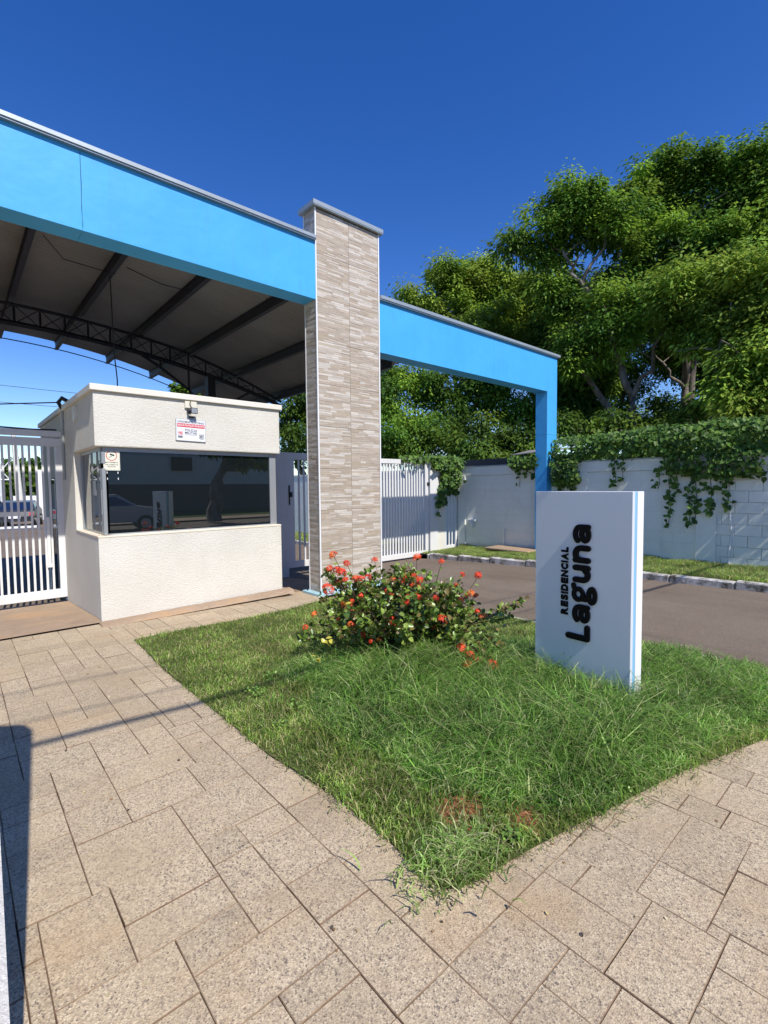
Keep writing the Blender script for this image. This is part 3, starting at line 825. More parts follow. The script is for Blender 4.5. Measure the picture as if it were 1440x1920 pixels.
# ------------------------------------------------------------------ text helper
def text_mesh(body, size, mat, extrude=.0, offset=0.0, ax='CENTER', spacing=1.0, shear=0.0, name="lettering"):
    c = bpy.data.curves.new(name, 'FONT'); c.body = body; c.size = size; c.extrude = extrude; c.offset = offset
    c.align_x = ax; c.align_y = 'CENTER'; c.space_character = spacing; c.resolution_u = 4; c.shear = shear
    o = bpy.data.objects.new(name, c); COL.objects.link(o)
    dg = bpy.context.evaluated_depsgraph_get()
    me = bpy.data.meshes.new_from_object(o.evaluated_get(dg)); me.name = name
    bpy.data.objects.remove(o); bpy.data.curves.remove(c)
    me.materials.clear(); me.materials.append(mat)
    return me
def fit(me, x0, x1, z0, z1):
    """scale a flat text mesh (x right, y up) into a box, standing in the X-Z plane"""
    n = len(me.vertices); co = np.zeros(n*3, np.float32); me.vertices.foreach_get("co", co); co = co.reshape(-1, 3)
    mn, mx = co.min(0), co.max(0)
    out = np.zeros_like(co)
    out[:, 0] = x0 + (co[:, 0]-mn[0])/(mx[0]-mn[0])*(x1-x0)
    out[:, 2] = z0 + (co[:, 1]-mn[1])/(mx[1]-mn[1])*(z1-z0)
    out[:, 1] = -co[:, 2]
    me.vertices.foreach_set("co", out.ravel()); me.update(); return me
def flat(name, col, rough=.5):
    m = NT(name); return m.set(col, rough)
M_RED_P = flat("red_print", (.62, .05, .06)); M_INK = flat("dark_print", (.03, .03, .035)); M_WP = flat("white_print", (.82, .82, .82))
M_SIGNB = paint("white_sign_board", (.76, .78, .82), .4, .02)
M_CREAMSIGN = paint("cream_sign_board", (.80, .78, .64), .4, .02)
# police sign
ps = empty("wall_sign", (2.346, GY, 2.306)); tag(ps, "white notice board with a red band on the booth fascia below the floodlight", "sign")
ps.rotation_euler = (0, math.radians(1.2), 0)
hw, hh_ = .192, .142
MB().box(-hw, hw, -.014, -.003, -hh_, hh_, .002).build("board", M_ALU, ps)
MB().box(-hw+.006, hw-.006, -.0155, -.0142, -hh_+.006, hh_-.006).build("face", M_SIGNB, ps)
def put(me, parent, y): return obj(me.name, me, parent, (0, y, 0))
put(fit(text_mesh("CONDOMÍNIO MONITORADO", 1, M_INK, offset=.018), -.172, .172, .092, .122), ps, -.0165)
MB().box(-.176, .176, -.0165, -.0158, .036, .082).build("red_band", M_RED_P, ps)
put(fit(text_mesh("REDE DE PROTEÇÃO PREVENTIVA", 1, M_WP, offset=.018), -.168, .168, .043, .077), ps, -.0172)
put(fit(text_mesh("POLÍCIA", 1, M_INK, offset=.012), -.078, .078, -.014, .022), ps, -.0165)
put(fit(text_mesh("MILITAR", 1, M_INK, offset=.012), -.078, .078, -.048, -.020), ps, -.0165)
put(fit(text_mesh("190", 1, M_RED_P, offset=.03), -.168, -.108, -.068, -.022), ps, -.0165)
MB().box(-.166, -.108, -.0165, -.0158, -.088, -.078).box(-.166, -.108, -.0165, -.0158, -.102, -.092).box(-.076, .076, -.0165, -.0158, -.060, -.057).build("print_lines", M_INK, ps)
em = MB(); em.box(.106, .166, -.0165, -.0158, -.05, -.044).box(.106, .111, -.0165, -.0158, -.095, -.05).box(.161, .166, -.0165, -.0158, -.095, -.05).box(.112, .160, -.0165, -.0158, -.103, -.094)
em.box(.118, .138, -.0165, -.0158, -.085, -.058).box(.145, .152, -.0165, -.0158, -.085, -.055)
em.build("emblem", M_INK, ps)
# camera notice
cs = empty("camera_notice", (1.428, gy-.004, 1.905)); tag(cs, "cream notice with a camera inside a red ring stuck on the booth glass", "sign")
hw, hh_ = .088, .128
MB().box(-hw, hw, -.008, -.001, -hh_, hh_, .001).build("board", M_CREAMSIGN, cs)
fr = MB()
for (a, b, c, d) in ((-hw+.008, hw-.008, hh_-.010, hh_-.008), (-hw+.008, hw-.008, -hh_+.008, -hh_+.010), (-hw+.008, -hw+.010, -hh_+.010, hh_-.010), (hw-.010, hw-.008, -hh_+.010, hh_-.010)):
    fr.box(a, b, -.0095, -.0085, c, d)
fr.build("border", M_ALU, cs)
n = 32; V = []; F = []
for k in range(n):
    a = 2*math.pi*k/n
    for rr in (.052, .060): V.append((rr*math.cos(a), -.0095, .048+rr*math.sin(a)))
for k in range(n): F.append((2*k, 2*k+1, 2*((k+1) % n)+1, 2*((k+1) % n)))
MB().poly(V, F).build("red_ring", M_RED_P, cs)
def rot(pts, a, ox, oz): return [(ox+p[0]*math.cos(a)-p[1]*math.sin(a), -.0095, oz+p[0]*math.sin(a)+p[1]*math.cos(a)) for p in pts]
c_ = MB(); c_.poly(rot([(-.024, -.009), (.026, -.009), (.026, .009), (-.024, .009)], -.3, .005, .058), [(0, 1, 2, 3)])
c_.poly(rot([(-.004, -.006), (.004, -.006), (.004, .006), (-.004, .006)], -1.0, -.004, .038), [(0, 1, 2, 3)])
c_.poly(rot([(-.012, -.003), (.008, -.003), (.008, .003), (-.012, .003)], .1, -.020, .030), [(0, 1, 2, 3)])
c_.build("camera_pictogram", M_INK, cs)
for t_, z0 in (("MONITORAMENTO", -.040), ("POR CÂMERA DE", -.066), ("SEGURANÇA", -.092)):
    w_ = .068 if len(t_) > 10 else .046
    put(fit(text_mesh(t_, 1, M_INK, offset=.01), -w_, w_, z0, z0+.016), cs, -.0095)
# white tape tabs on the glass under it
for (a, b) in ((1.372, 1.752), (1.488, 1.752), (1.374, 1.68), (1.490, 1.68)):
    o = MB().box(a, a+.008, gy-.003, gy-.0005, b-.012, b+.012).build("tape_strip", M_WP)
    tag(o, {(1.372, 1.752): "white tape strip on the booth glass, upper left of four below the camera notice", (1.488, 1.752): "white tape strip on the booth glass, upper right of four below the camera notice",
            (1.374, 1.68): "white tape strip on the booth glass, lower left of four below the camera notice", (1.490, 1.68): "white tape strip on the booth glass, lower right of four below the camera notice"}[(a, b)], "tape", "tape strips on the booth window")

# ------------------------------------------------------------------ gates
def gate(name, x0, x1, y, z0, z1, sp, bw, label, cat="gate", mid=None, fw=.07, top=.10, bot=.11, group=None):
    t = empty(name); tag(t, label, cat, group)
    MB().box(x0, x1, y-.025, y+.025, z1-top, z1, .003).build("top_rail", M_WHITE, t)
    MB().box(x0, x1, y-.025, y+.025, z0, z0+bot, .003).build("bottom_rail", M_WHITE, t)
    for (a, b) in ((x0, x0+fw), (x1-fw, x1)):
        MB().box(a, b, y-.0255, y+.0255, z0+bot+.001, z1-top-.001, .003).build("stile", M_WHITE, t)
    n_ = max(1, int((x1-x0-2*fw)/sp)); sp = (x1-x0-2*fw)/n_
    me = MB().box(-bw/2, bw/2, -.012, .012, z0+bot-.002, z1-top+.002).mesh("bar", M_WHITE)
    for k in range(1, n_): obj("bar", me, t, (x0+fw+k*sp, y, 0))
    if mid: MB().box(x0+fw, x1-fw, y+.013, y+.03, mid-.012, mid+.012).build("mid_rail", M_WHITE, t)
    return t
GYp = 8.75
lg = gate("sliding_gate", -2.9, 1.262, GYp, -.075, 2.32, .0765, .028, "white barred vehicle gate on the left beside the guard booth", mid=.99, fw=.10, top=.12, bot=.13)
gf = empty("portal"); tag(gf, "white steel post and lintel framing the left vehicle gate", "gate portal")
MB().box(1.272, 1.36, GYp-.05, GYp+.05, -.16, 2.43, .003).build("post", M_WHITE, gf)
MB().box(-3.1, 1.270, GYp-.05, GYp+.05, 2.345, 2.43, .003).build("lintel", M_WHITE, gf)
MB().box(-3.12, -2.95, GYp-.05, GYp+.05, -.16, 2.34, .003).build("post", M_WHITE, gf)
MB().tube([(-3, GYp, 2.455), (-1, GYp, 2.452), (.3, GYp, 2.455), (.9, GYp, 2.44), (1.2, GYp, 2.45)], .012, 5).build("top_cable", M_CABLE, gf)
MB().box(-3, 1.26, GYp-.03, GYp+.03, -.155, -.135).build("ground_track", M_DSTEEL, gf)
MB().box(1.02, 1.06, GYp-.04, GYp-.026, .45, 1.15).box(1.01, 1.075, GYp-.045, GYp-.026, .40, .45).build("latch", M_WHITE, lg)
ic = empty("intercom"); tag(ic, "grey keypad intercom box on the left gate post above a white box", "intercom")
MB().box(1.262, 1.375, 8.60, 8.695, 1.18, 1.47, .004).build("housing", M_ALU, ic)
MB().box(1.285, 1.352, 8.594, 8.60, 1.22, 1.42).build("screen", M_DARK, ic)
o = MB().box(1.262, 1.36, 8.62, 8.699, .86, 1.13, .006).build("lock_box", M_WHITE); tag(o, "small white lock box under the intercom on the left gate post", "lock box")
# wicket gate
wk = gate("wicket_gate", 5.09, 6.05, GYp, -.10, 2.27, .105, .035, "narrow white pedestrian gate between the booth and the stone pillar", mid=None, fw=.17, top=.14, bot=.13)
MB().box(5.13, 5.20, GYp-.06, GYp-.026, 1.36, 1.46, .008).box(5.125, 5.15, GYp-.04, GYp-.026, 1.2, 1.6).build("lock", M_DARK, wk)
wp = MB().box(4.83, 5.085, GYp-.06, GYp+.06, -.3, 2.27, .004).build("gate_post", M_WHITE); tag(wp, "wide white steel post hinging the narrow pedestrian gate next to the booth", "gate post")
wp = MB().box(6.06, 6.30, GYp-.06, GYp+.06, -.3, 2.27, .004).build("gate_post", M_WHITE); tag(wp, "white steel post hidden behind the stone pillar between the two right hand gates", "gate post")
# right vehicle gate
rg = gate("vehicle_gate", 6.31, 9.262, GYp, -.235, 2.225, .0935, .047, "white barred vehicle gate across the driveway, right of the stone pillar", mid=None, fw=.11, top=.11, bot=.12)
MB().box(9.21, 9.30, GYp-.05, GYp-.026, 1.58, 1.66, .005).build("hinge", M_DARK, rg)
o = MB().box(9.30, 9.60, GYp-.06, GYp+.07, -.3, 2.19, .004).build("gate_post", M_WHITE); tag(o, "bright white pillar closing the right vehicle gate, vines on its top", "gate post")
o = MB().box(9.602, 9.87, GYp-.03, GYp+.07, -.3, 2.17, .004).build("pilaster", M_SMOOTH); tag(o, "cream painted masonry pilaster right of the bright white gate pillar", "pilaster")
gate("side_grille", 9.875, 10.445, GYp, -.14, 1.98, .095, .04, "short white barred grille between the cream pilaster and the long wall", "grille", fw=.10, top=.10, bot=.09)

# ------------------------------------------------------------------ long wall on the right
wl = empty("long_wall"); tag(wl, "long pale grey green painted block wall along the driveway, overgrown with vines", "wall")
WX = 10.45
MB().box(WX+.012, WX+.2, -.5, 8.72, -.35, 1.83).build("wall_core", M_WALL, wl)
MB().box(WX-.015, WX+.215, -.5, 8.72, 1.832, 2.06, .004).build("top_beam", M_WALL, wl)
MB().box(WX-.03, WX+.23, -.5, 8.72, 2.061, 2.085, .003).build("coping", M_CAP, wl)
bl_n = 0
def block_mesh(w, h, proud):
    mb = MB(); b = .004 if proud > .0145 else .0006
    mb.poly([(0, 0, 0), (0, w, 0), (0, w, h), (0, 0, h), (-proud, b, b), (-proud, w-b, b), (-proud, w-b, h-b), (-proud, b, h-b)],
            [(4, 7, 6, 5), (0, 4, 5, 1), (1, 5, 6, 2), (2, 6, 7, 3), (3, 7, 4, 0)])
    return mb.mesh("block", M_WALL)
BM = {}
for r_ in range(9):
    z0 = .02 + r_*.2
    y_ = .55 - (.2 if r_ % 2 else 0)
    while y_ < 8.55 and bl_n < 290:
        w = .394 if y_ < 2.55 else .3995
        rough = y_ < 2.55
        if not rough: proud_ = .0130
        if not rough and y_ + w > 8.6: w = 8.6 - y_
        if w > .08:
            key = (round(w, 2), rough, random.randint(0, 3))
            if key not in BM: BM[key] = block_mesh(w, .195 if rough else .1995, (.015+.002*key[2]) if rough else .0130+.00015*key[2])
            obj("block", BM[key], wl, (WX+.0115, y_+.0003, z0-.0)); bl_n += 1
        y_ += .4
for (a, b) in ((5.05, 5.3), (8.45, 8.7), (2.62, 2.95)):
    MB().box(WX-.035, WX-.001, a, b, -.2, 1.831, .004).build("pilaster", M_WALL, wl)
def blob_line(pts, r, name, mat, parent): return MB().tube(pts, r, 6).build(name, mat, parent)
blob_line([(WX-.03, 2.40+.015*math.sin(k), 0.0+k*.14) for k in range(10)], .018, "whitewashed_root", M_TRIM, wl)
MB().tube([(WX-.03, 7.2, .0), (WX-.03, 7.2, .42)], .022, 8).box(WX-.06, WX-.001, 7.16, 7.24, .42, .46).build("drain_pipe", M_WALL, wl)
MB().box(WX-.09, WX-.001, 8.10, 8.32, .60, .66, .005).box(WX-.13, WX-.001, 8.14, 8.24, .45, .60, .01).build("meter_box", M_WALL, wl)
o = MB().box(9.75, 10.38, 6.1, 7.3, .0, .045, .01).build("concrete_cover", M_SLAB); tag(o, "flat concrete slab lying in the grass at the foot of the wall behind the sign", "slab")
iw = MB().box(WX, WX+.2, 8.78, 40, -.5, 2.0).box(WX-.02, WX+.22, 8.78, 40, 2.0, 2.06).build("inner_wall", M_WALL); tag(iw, "pale painted wall continuing inside the estate behind the gates", "wall")
# dark sheet roof edge / fence behind wall
o = MB().box(11.2, 11.25, 5.8, 9.6, 2.0, 2.30).build("dark_fence", M_DSTEEL); tag(o, "dark metal fence panel just behind the long wall above its coping", "fence")
o = MB().poly([(11.0, 6.1, 2.42), (11.9, 6.1, 2.52), (11.9, 7.4, 2.52), (11.0, 7.4, 2.36), (11.0, 6.1, 2.40), (11.9, 6.1, 2.5), (11.9, 7.4, 2.5), (11.0, 7.4, 2.34)],
     [(0, 1, 2, 3), (7, 6, 5, 4), (0, 4, 5, 1), (1, 5, 6, 2), (2, 6, 7, 3), (3, 7, 4, 0)]).build("shed_roof", M_SHEET); tag(o, "small weathered shed roof peeking over the long wall left of the blue post", "roof")

# ------------------------------------------------------------------ entrance sign
sg = empty("entrance_sign", (3.66, 1.79, 0)); tag(sg, "tall white sign slab with black vertical lettering standing in the long grass", "sign")
sg.location = (0, 0, 0)
SX, SY0, SY1, SZ = 3.37, 1.32, 2.06, 1.503
MB().box(SX, SX+.033, SY0, SY1, -.02, SZ, .002).build("front_panel", M_SIGNW_SHADED, sg)
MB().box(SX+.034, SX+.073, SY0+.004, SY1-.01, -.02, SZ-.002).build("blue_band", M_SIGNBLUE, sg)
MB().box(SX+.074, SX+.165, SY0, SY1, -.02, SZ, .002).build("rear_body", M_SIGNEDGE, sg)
def arc(cx, cy, rx, ry, a0, a1, n=14):
    return [(cx+rx*math.cos(math.radians(a0+(a1-a0)*k/n)), cy+ry*math.sin(math.radians(a0+(a1-a0)*k/n))) for k in range(n+1)]
GL = {
 'L': ([[(.19, 1.38), (.19, .16), (.80, .16)]], .165),
 'a': ([arc(.46, .60, .36, .27, 150, 0) + [(.82, .15)], arc(.46, .32, .30, .19, 0, 360)], .125),
 'g': ([arc(.46, .60, .28, .27, 0, 360), [(.78, .86), (.92, .90)], [(.24, .36), (.24, .12), (.46, .02)], arc(.48, -.18, .36, .18, 0, 360)], .118),
 'u': ([[(.17, .84), (.17, .42)] + arc(.44, .42, .27, .27, 180, 300) + [(.78, .38)], [(.80, .84), (.80, .15)]], .15),
 'n': ([[(.17, .84), (.17, .15)], [(.17, .55)] + arc(.48, .55, .32, .29, 150, 0) + [(.80, .15)]], .15)}
def glyph_mesh(ch, y0, y1, z0, z1, x_front, x_back):
    """thick rounded strokes -> distance field -> solid letter; glyph x runs up (z), glyph y runs toward +Y"""
    strokes, rad = GL[ch]; A = []; B = []
    for st_ in strokes:
        for p, q_ in zip(st_[:-1], st_[1:]): A.append(p); B.append(q_)
    A = np.array(A); B = np.array(B); mn = np.minimum(A, B).min(0)-rad; mx = np.maximum(A, B).max(0)+rad
    n = 44; gx_ = np.linspace(mn[0]-.03, mx[0]+.03, n); gy_ = np.linspace(mn[1]-.03, mx[1]+.03, n)
    X, Y = np.meshgrid(gx_, gy_, indexing='ij'); Pq = np.stack([X.ravel(), Y.ravel()], 1)
    AB = B-A; t_ = np.clip(((Pq[:, None]-A[None])*AB[None]).sum(2)/((AB**2).sum(1)+1e-12), 0, 1)
    d_ = np.linalg.norm(Pq[:, None]-(A[None]+t_[..., None]*AB[None]), axis=2).min(1).reshape(n, n) - rad
    V = []; ids = {}; faces = []; segs = []
    def to(p): return (y0+(p[1]-mn[1])/(mx[1]-mn[1])*(y1-y0), z0+(p[0]-mn[0])/(mx[0]-mn[0])*(z1-z0))
    def vid(key, p):
        if key not in ids: ids[key] = len(V); V.append(to(p))
        return ids[key]
    for i_ in range(n-1):
        for j_ in range(n-1):
            c = [(i_, j_), (i_+1, j_), (i_+1, j_+1), (i_, j_+1)]; dv = [d_[k] for k in c]
            poly = []; cuts = []
            for k in range(4):
                a_, b_ = c[k], c[(k+1) % 4]
                if dv[k] < 0: poly.append(vid(a_, (gx_[a_[0]], gy_[a_[1]])))
                if (dv[k] < 0) != (dv[(k+1) % 4] < 0):
                    f_ = dv[k]/(dv[k]-dv[(k+1) % 4]); key = tuple(sorted((a_, b_)))
                    v_ = vid(key, (gx_[a_[0]]+(gx_[b_[0]]-gx_[a_[0]])*f_, gy_[a_[1]]+(gy_[b_[1]]-gy_[a_[1]])*f_))
                    poly.append(v_); cuts.append(v_)
            if len(poly) >= 3: faces.append(poly)
            if len(cuts) == 2: segs.append(cuts)
    N_ = len(V); VV = [(x_front, a_, b_) for a_, b_ in V] + [(x_back, a_, b_) for a_, b_ in V]
    FF = [list(f_) for f_ in faces] + [[a_, b_, b_+N_, a_+N_] for a_, b_ in segs]
    mb = MB(); mb.poly(VV, FF); return mb.mesh("letter", M_BLACK)
def letter_obj(ch, size, ext, off, y0, y1, z0, z1, parent, name):
    me = text_mesh(ch, size, M_BLACK, extrude=ext/2, offset=off, name=name)
    n_ = len(me.vertices); co = np.zeros(n_*3, np.float32); me.vertices.foreach_get("co", co); co = co.reshape(-1, 3)
    mn, mx = co.min(0), co.max(0); out = np.zeros_like(co)
    # text runs upward (z); letter tops point toward +Y (left in the picture)
    out[:, 2] = z0 + (co[:, 0]-mn[0])/(mx[0]-mn[0])*(z1-z0)
    out[:, 1] = y0 + (co[:, 1]-mn[1])/(mx[1]-mn[1])*(y1-y0)
    out[:, 0] = SX - .001 - (co[:, 2]-mn[2])
    me.vertices.foreach_set("co", out.ravel()); me.update()
    obj(name, me, parent)
SGROT = math.radians(-3)
def sy(v): return SY0 + (v-1.405)*.94
def sz(v): return 1.55 - (1.55-v)*.94
lay = [("L", 1.905, 1.706, .345, .475), ("a", 1.85, 1.706, .484, .628), ("g", 1.86, 1.652, .636, .792), ("u", 1.85, 1.706, .797, .935), ("n", 1.85, 1.706, .950, 1.088), ("a", 1.85, 1.706, 1.102, 1.249)]
for ch, yt, yb, za, zb in lay:
    obj("letter", glyph_mesh(ch, sy(yb), sy(yt), sz(za), sz(zb), SX-.018, SX-.001), sg)
zz = .525; chars = "RESIDENCIAL"; ws = [.055, .045, .045, .014, .054, .045, .052, .048, .014, .055, .040]
gap = (1.062-.525-sum(ws))/10
for ch, w in zip(chars, ws):
    letter_obj(ch, 1, .010, .05, sy(1.893), sy(1.952), sz(zz), sz(zz+w), sg, "small_letter"); zz += w+gap

sg.matrix_world = Matrix.Translation((SX, SY0, 0)) @ Matrix.Rotation(SGROT, 4, 'Z') @ Matrix.Translation((-SX, -SY0, 0))
# ------------------------------------------------------------------ leaf shapes
def leaf_mesh(name, mat, L_, W_, fold, col, heart=False):
    if heart:
        pts = [(0, 0), (.30, -.10), (.50, .12), (.45, .45), (.20, .80), (0, 1.0), (-.20, .80), (-.45, .45), (-.50, .12), (-.30, -.10)]
    else:
        pts = [(0, 0), (.30, .18), (.45, .45), (.38, .75), (0, 1.0), (-.38, .75), (-.45, .45), (-.30, .18)]
    V = [(0, .45*L_, 0)]
    for (a, b) in pts: V.append((a*W_, b*L_, abs(a)*W_*fold - .10*L_*b*b))
    V[0] = (0, .45*L_, -.02*L_)
    n = len(pts)
    mb = MB(); mb.poly(V, [(0, 1+k, 1+(k+1) % n) for k in range(n)], col)
    return mb.mesh(name, mat)
def scatter_leaves(name, P, D, S, mat, cols, parent, seed, heart=True, wr=.85):
    """joined leaves: P positions, D outward directions, S sizes"""
    r = np.random.default_rng(seed); n = len(P)
    if heart: pts = np.array([(0, .4), (0, 0), (.42, .02), (.42, .5), (0, 1.0), (-.42, .5), (-.42, .02)])
    else: pts = np.array([(0, .5), (0, 0), (.36, .3), (.36, .72), (0, 1.0), (-.36, .72), (-.36, .3)])
    z = np.array([-.03, 0, .12, .10, -.12, .10, .12])
    d = D/np.linalg.norm(D, axis=1, keepdims=True)
    t = r.normal(0, 1, (n, 3)); b = np.cross(d, t); b /= np.linalg.norm(b, axis=1, keepdims=True)
    c = np.cross(b, d)
    V = P[:, None, :] + S[:, None, None]*(b[:, None, :]*(pts[None, :, 0:1]*wr) + c[:, None, :]*pts[None, :, 1:2] + d[:, None, :]*z[None, :, None])
    T = np.array([[0, k, k+1] for k in range(1, 6)] + [[0, 6, 1]])
    F = (np.arange(n)[:, None, None]*7 + T[None]).reshape(-1, 3)
    C = np.array(cols)[r.integers(0, len(cols), n)]*r.uniform(.7, 1.3, (n, 1))
    o = obj(name, np_mesh(name, V.reshape(-1, 3), F, mat, np.repeat(C, 6, 0)), parent)
    return o
VC = [(.065, .14, .022), (.09, .18, .028), (.045, .095, .02), (.14, .24, .04), (.07, .145, .025)]

def vine(label, regions, strands, nleaf, solo_n, seed, size=.085, branches=True):
    """regions: (y0,y1,z0,z1,x0,x1,weight) boxes of foliage; strands: (y, ztop, zbot, spread)"""
    t = empty("creeping_vine"); tag(t, label, "vine")
    r = np.random.default_rng(seed)
    Ps = []; Ds = []
    wsum = sum(q[6] for q in regions)
    for (y0, y1, z0, z1, x0, x1, w) in regions:
        n = int(nleaf*w/wsum)
        u = r.random(n); y = y0+(y1-y0)*u
        cx, cz = (x0+x1)/2, (z0+z1)/2
        # rounded section with a bumpy outline
        a = r.uniform(0, 2*np.pi, n); rad = .78 + .22*r.random(n)
        bump = .82 + .36*vnoise(y*1.0, a, 2.3, seed+3)
        X = cx + (x1-x0)/2*np.cos(a)*rad*bump; Z = cz + (z1-z0)/2*np.sin(a)*rad*bump
        Ps.append(np.column_stack([X, y, Z]))
        Ds.append(np.column_stack([np.cos(a)*.9-.25, r.normal(-.25, .35, n), np.sin(a)*.6+.45]) + r.normal(0, .38, (n, 3)))
    SP = []; SD = []
    for (y, zt, zb, sp) in strands:
        n = max(4, int((zt-zb)/.05*(1+sp*18)))
        zz_ = r.uniform(zb, zt, n); tt = (zt-zz_)/(zt-zb+1e-6)
        Y = y + r.normal(0, 1, n)*sp*(1-.75*tt) + .03*np.sin(zz_*9)
        X = 10.41 - np.abs(r.normal(0, .05, n)) - .06*(1-tt)
        SP.append(np.column_stack([X, Y, zz_])); SD.append(np.column_stack([-np.ones(n)*.8, r.normal(-.2, .5, n), r.normal(.35, .3, n)]))
        MB().tube([(10.41, y+.02*math.sin(k), zt+(zb-zt)*k/7) for k in range(8)], .006, 4).build("stem", M_STEM, t)
    P = np.concatenate(Ps+SP); D = np.concatenate(Ds+SD)
    S = size*r.uniform(.65, 1.35, len(P))
    # those nearest the viewer and on the outside become single leaves
    score = P[:, 1] - 6*(P[:, 0] < 10.35) + r.random(len(P))*1.5
    idx = np.argsort(score)
    strand_idx = np.arange(sum(map(len, Ps)), len(P))
    pick = list(r.permutation(strand_idx)[:solo_n//2]); rest_ = [i for i in idx if i not in set(pick)]
    pick += rest_[:solo_n-len(pick)]
    pk = np.zeros(len(P), bool); pk[pick] = True
    meshes = [leaf_mesh("leaf", M_LEAF_V, 1, .85, .25, VC[k % 5], True) for k in range(5)]
    for i in np.nonzero(pk)[0]:
        o = obj("leaf", meshes[i % 5], t, tuple(P[i])); 
        q = Vector(D[i]).to_track_quat('Z', 'Y').to_matrix() @ Matrix.Rotation(r.uniform(0, 6.28), 3, 'Z')
        o.rotation_euler = q.to_euler(); s_ = S[i]; o.scale = (s_, s_, s_)
    o = scatter_leaves("leaves", P[~pk], D[~pk], S[~pk], M_LEAF_V, VC, t, seed+1); o['kind'] = 'stuff'
    return t
vine("thick dark green vine hedge heaped on the long wall right of the blue post", 
     [(-.3, 2.4, 2.0, 2.75, 10.2, 11.5, 3.4), (2.3, 4.2, 2.0, 2.72, 10.15, 11.4, 2.6), (4.1, 5.85, 2.0, 2.66, 10.25, 11.3, 2.0), (1.9, 2.95, 1.65, 2.2, 10.22, 10.48, .8), (2.9, 3.5, 1.75, 2.2, 10.25, 10.48, .5), (5.2, 5.8, 1.55, 2.2, 10.2, 10.48, .8)],
     [(2.45, 2.1, 1.1, .09), (2.72, 2.1, .98, .10), (2.95, 1.95, .85, .07), (3.28, 2.0, 1.35, .09), (3.40, 2.0, .72, .015), (3.6, 1.9, 1.45, .04), (4.45, 2.1, 1.5, .05), (4.3, 2.0, 1.62, .03), (5.35, 2.0, 1.35, .12), (5.6, 2.0, 1.3, .1), (3.05, 1.6, .78, .02)],
     7200, 200, 41)
vine("small ivy clump hanging over the wall coping left of the blue post", [(6.15, 6.9, 1.95, 2.25, 10.15, 10.6, 1)], [(6.75, 2.0, 1.52, .04), (6.55, 2.0, 1.72, .06), (6.35, 2.0, 1.75, .06)], 520, 40, 51, .08)
# vine on the gate pillar (hangs in front, parallel to the gates)
t = empty("creeping_vine"); tag(t, "leafy vine draped over the top of the white gate pillar and the short grille", "vine")
r = np.random.default_rng(61); Ps = []; Ds = []
for (x0, x1, z0, z1, n) in ((9.35, 10.5, 2.0, 2.32, 900), (8.3, 9.4, 2.18, 2.30, 160), (9.7, 10.35, 1.55, 2.05, 520)):
    Ps.append(np.column_stack([r.uniform(x0, x1, n), GYp+r.normal(-.08, .09, n), r.uniform(z0, z1, n)])); 
for (x_, zt, zb, sp, n) in ((9.75, 1.9, 1.05, .07, 70), (9.62, 1.5, .98, .05, 40), (10.0, 1.7, 1.32, .06, 50), (10.3, 1.8, 1.35, .05, 40), (10.15, 1.7, 1.35, .04, 30), (9.55, 1.2, .75, .03, 12)):
    zz_ = r.uniform(zb, zt, n); Ps.append(np.column_stack([x_+r.normal(0, sp, n), GYp-.10-np.abs(r.normal(0, .03, n)), zz_]))
    MB().tube([(x_, GYp-.08, zt), (x_+.02, GYp-.1, (zt+zb)/2), (x_-.02, GYp-.1, zb)], .006, 4).build("stem", M_STEM, t)
P = np.concatenate(Ps); D = np.column_stack([r.normal(-.35, .4, len(P)), -np.ones(len(P))*.8, r.normal(.4, .4, len(P))]); S = .10*r.uniform(.6, 1.3, len(P))
scatter_leaves("leaves", P, D, S, M_LEAF_V, VC, t, 62)['kind'] = 'stuff'

o = scatter_leaves("broadleaf_weeds", WEEDP, np.column_stack([RNG.normal(0, .5, len(WEEDP)), RNG.normal(0, .5, len(WEEDP)), np.ones(len(WEEDP))]), RNG.uniform(.012, .032, len(WEEDP)), M_LEAF_B, [(.16, .30, .05), (.11, .22, .04), (.22, .34, .07)], None, 66, heart=False)
o['kind'] = 'stuff'; tag(o, "small broad leaved weeds growing in the lawn", "weeds")
LP = np.column_stack([RNG.uniform(.1, 4.5, 260), RNG.uniform(.3, 6.2, 260), np.full(260, .004)])
LP = LP[~pip(LP, GARDEN) & (LP[:, 1] < 6.2) & ((LP[:, 0] < 1.35) | (LP[:, 1] < 1.1))]
o = scatter_leaves("leaf_litter", LP, np.column_stack([RNG.normal(0, .15, len(LP)), RNG.normal(0, .15, len(LP)), np.ones(len(LP))]), RNG.uniform(.006, .02, len(LP)), M_LEAF_B, [(.45, .36, .18), (.30, .18, .09), (.10, .08, .06), (.55, .48, .3)], None, 67, heart=False)
o['kind'] = 'stuff'; tag(o, "scattered dry leaf bits and crumbs lying on the paving", "litter")
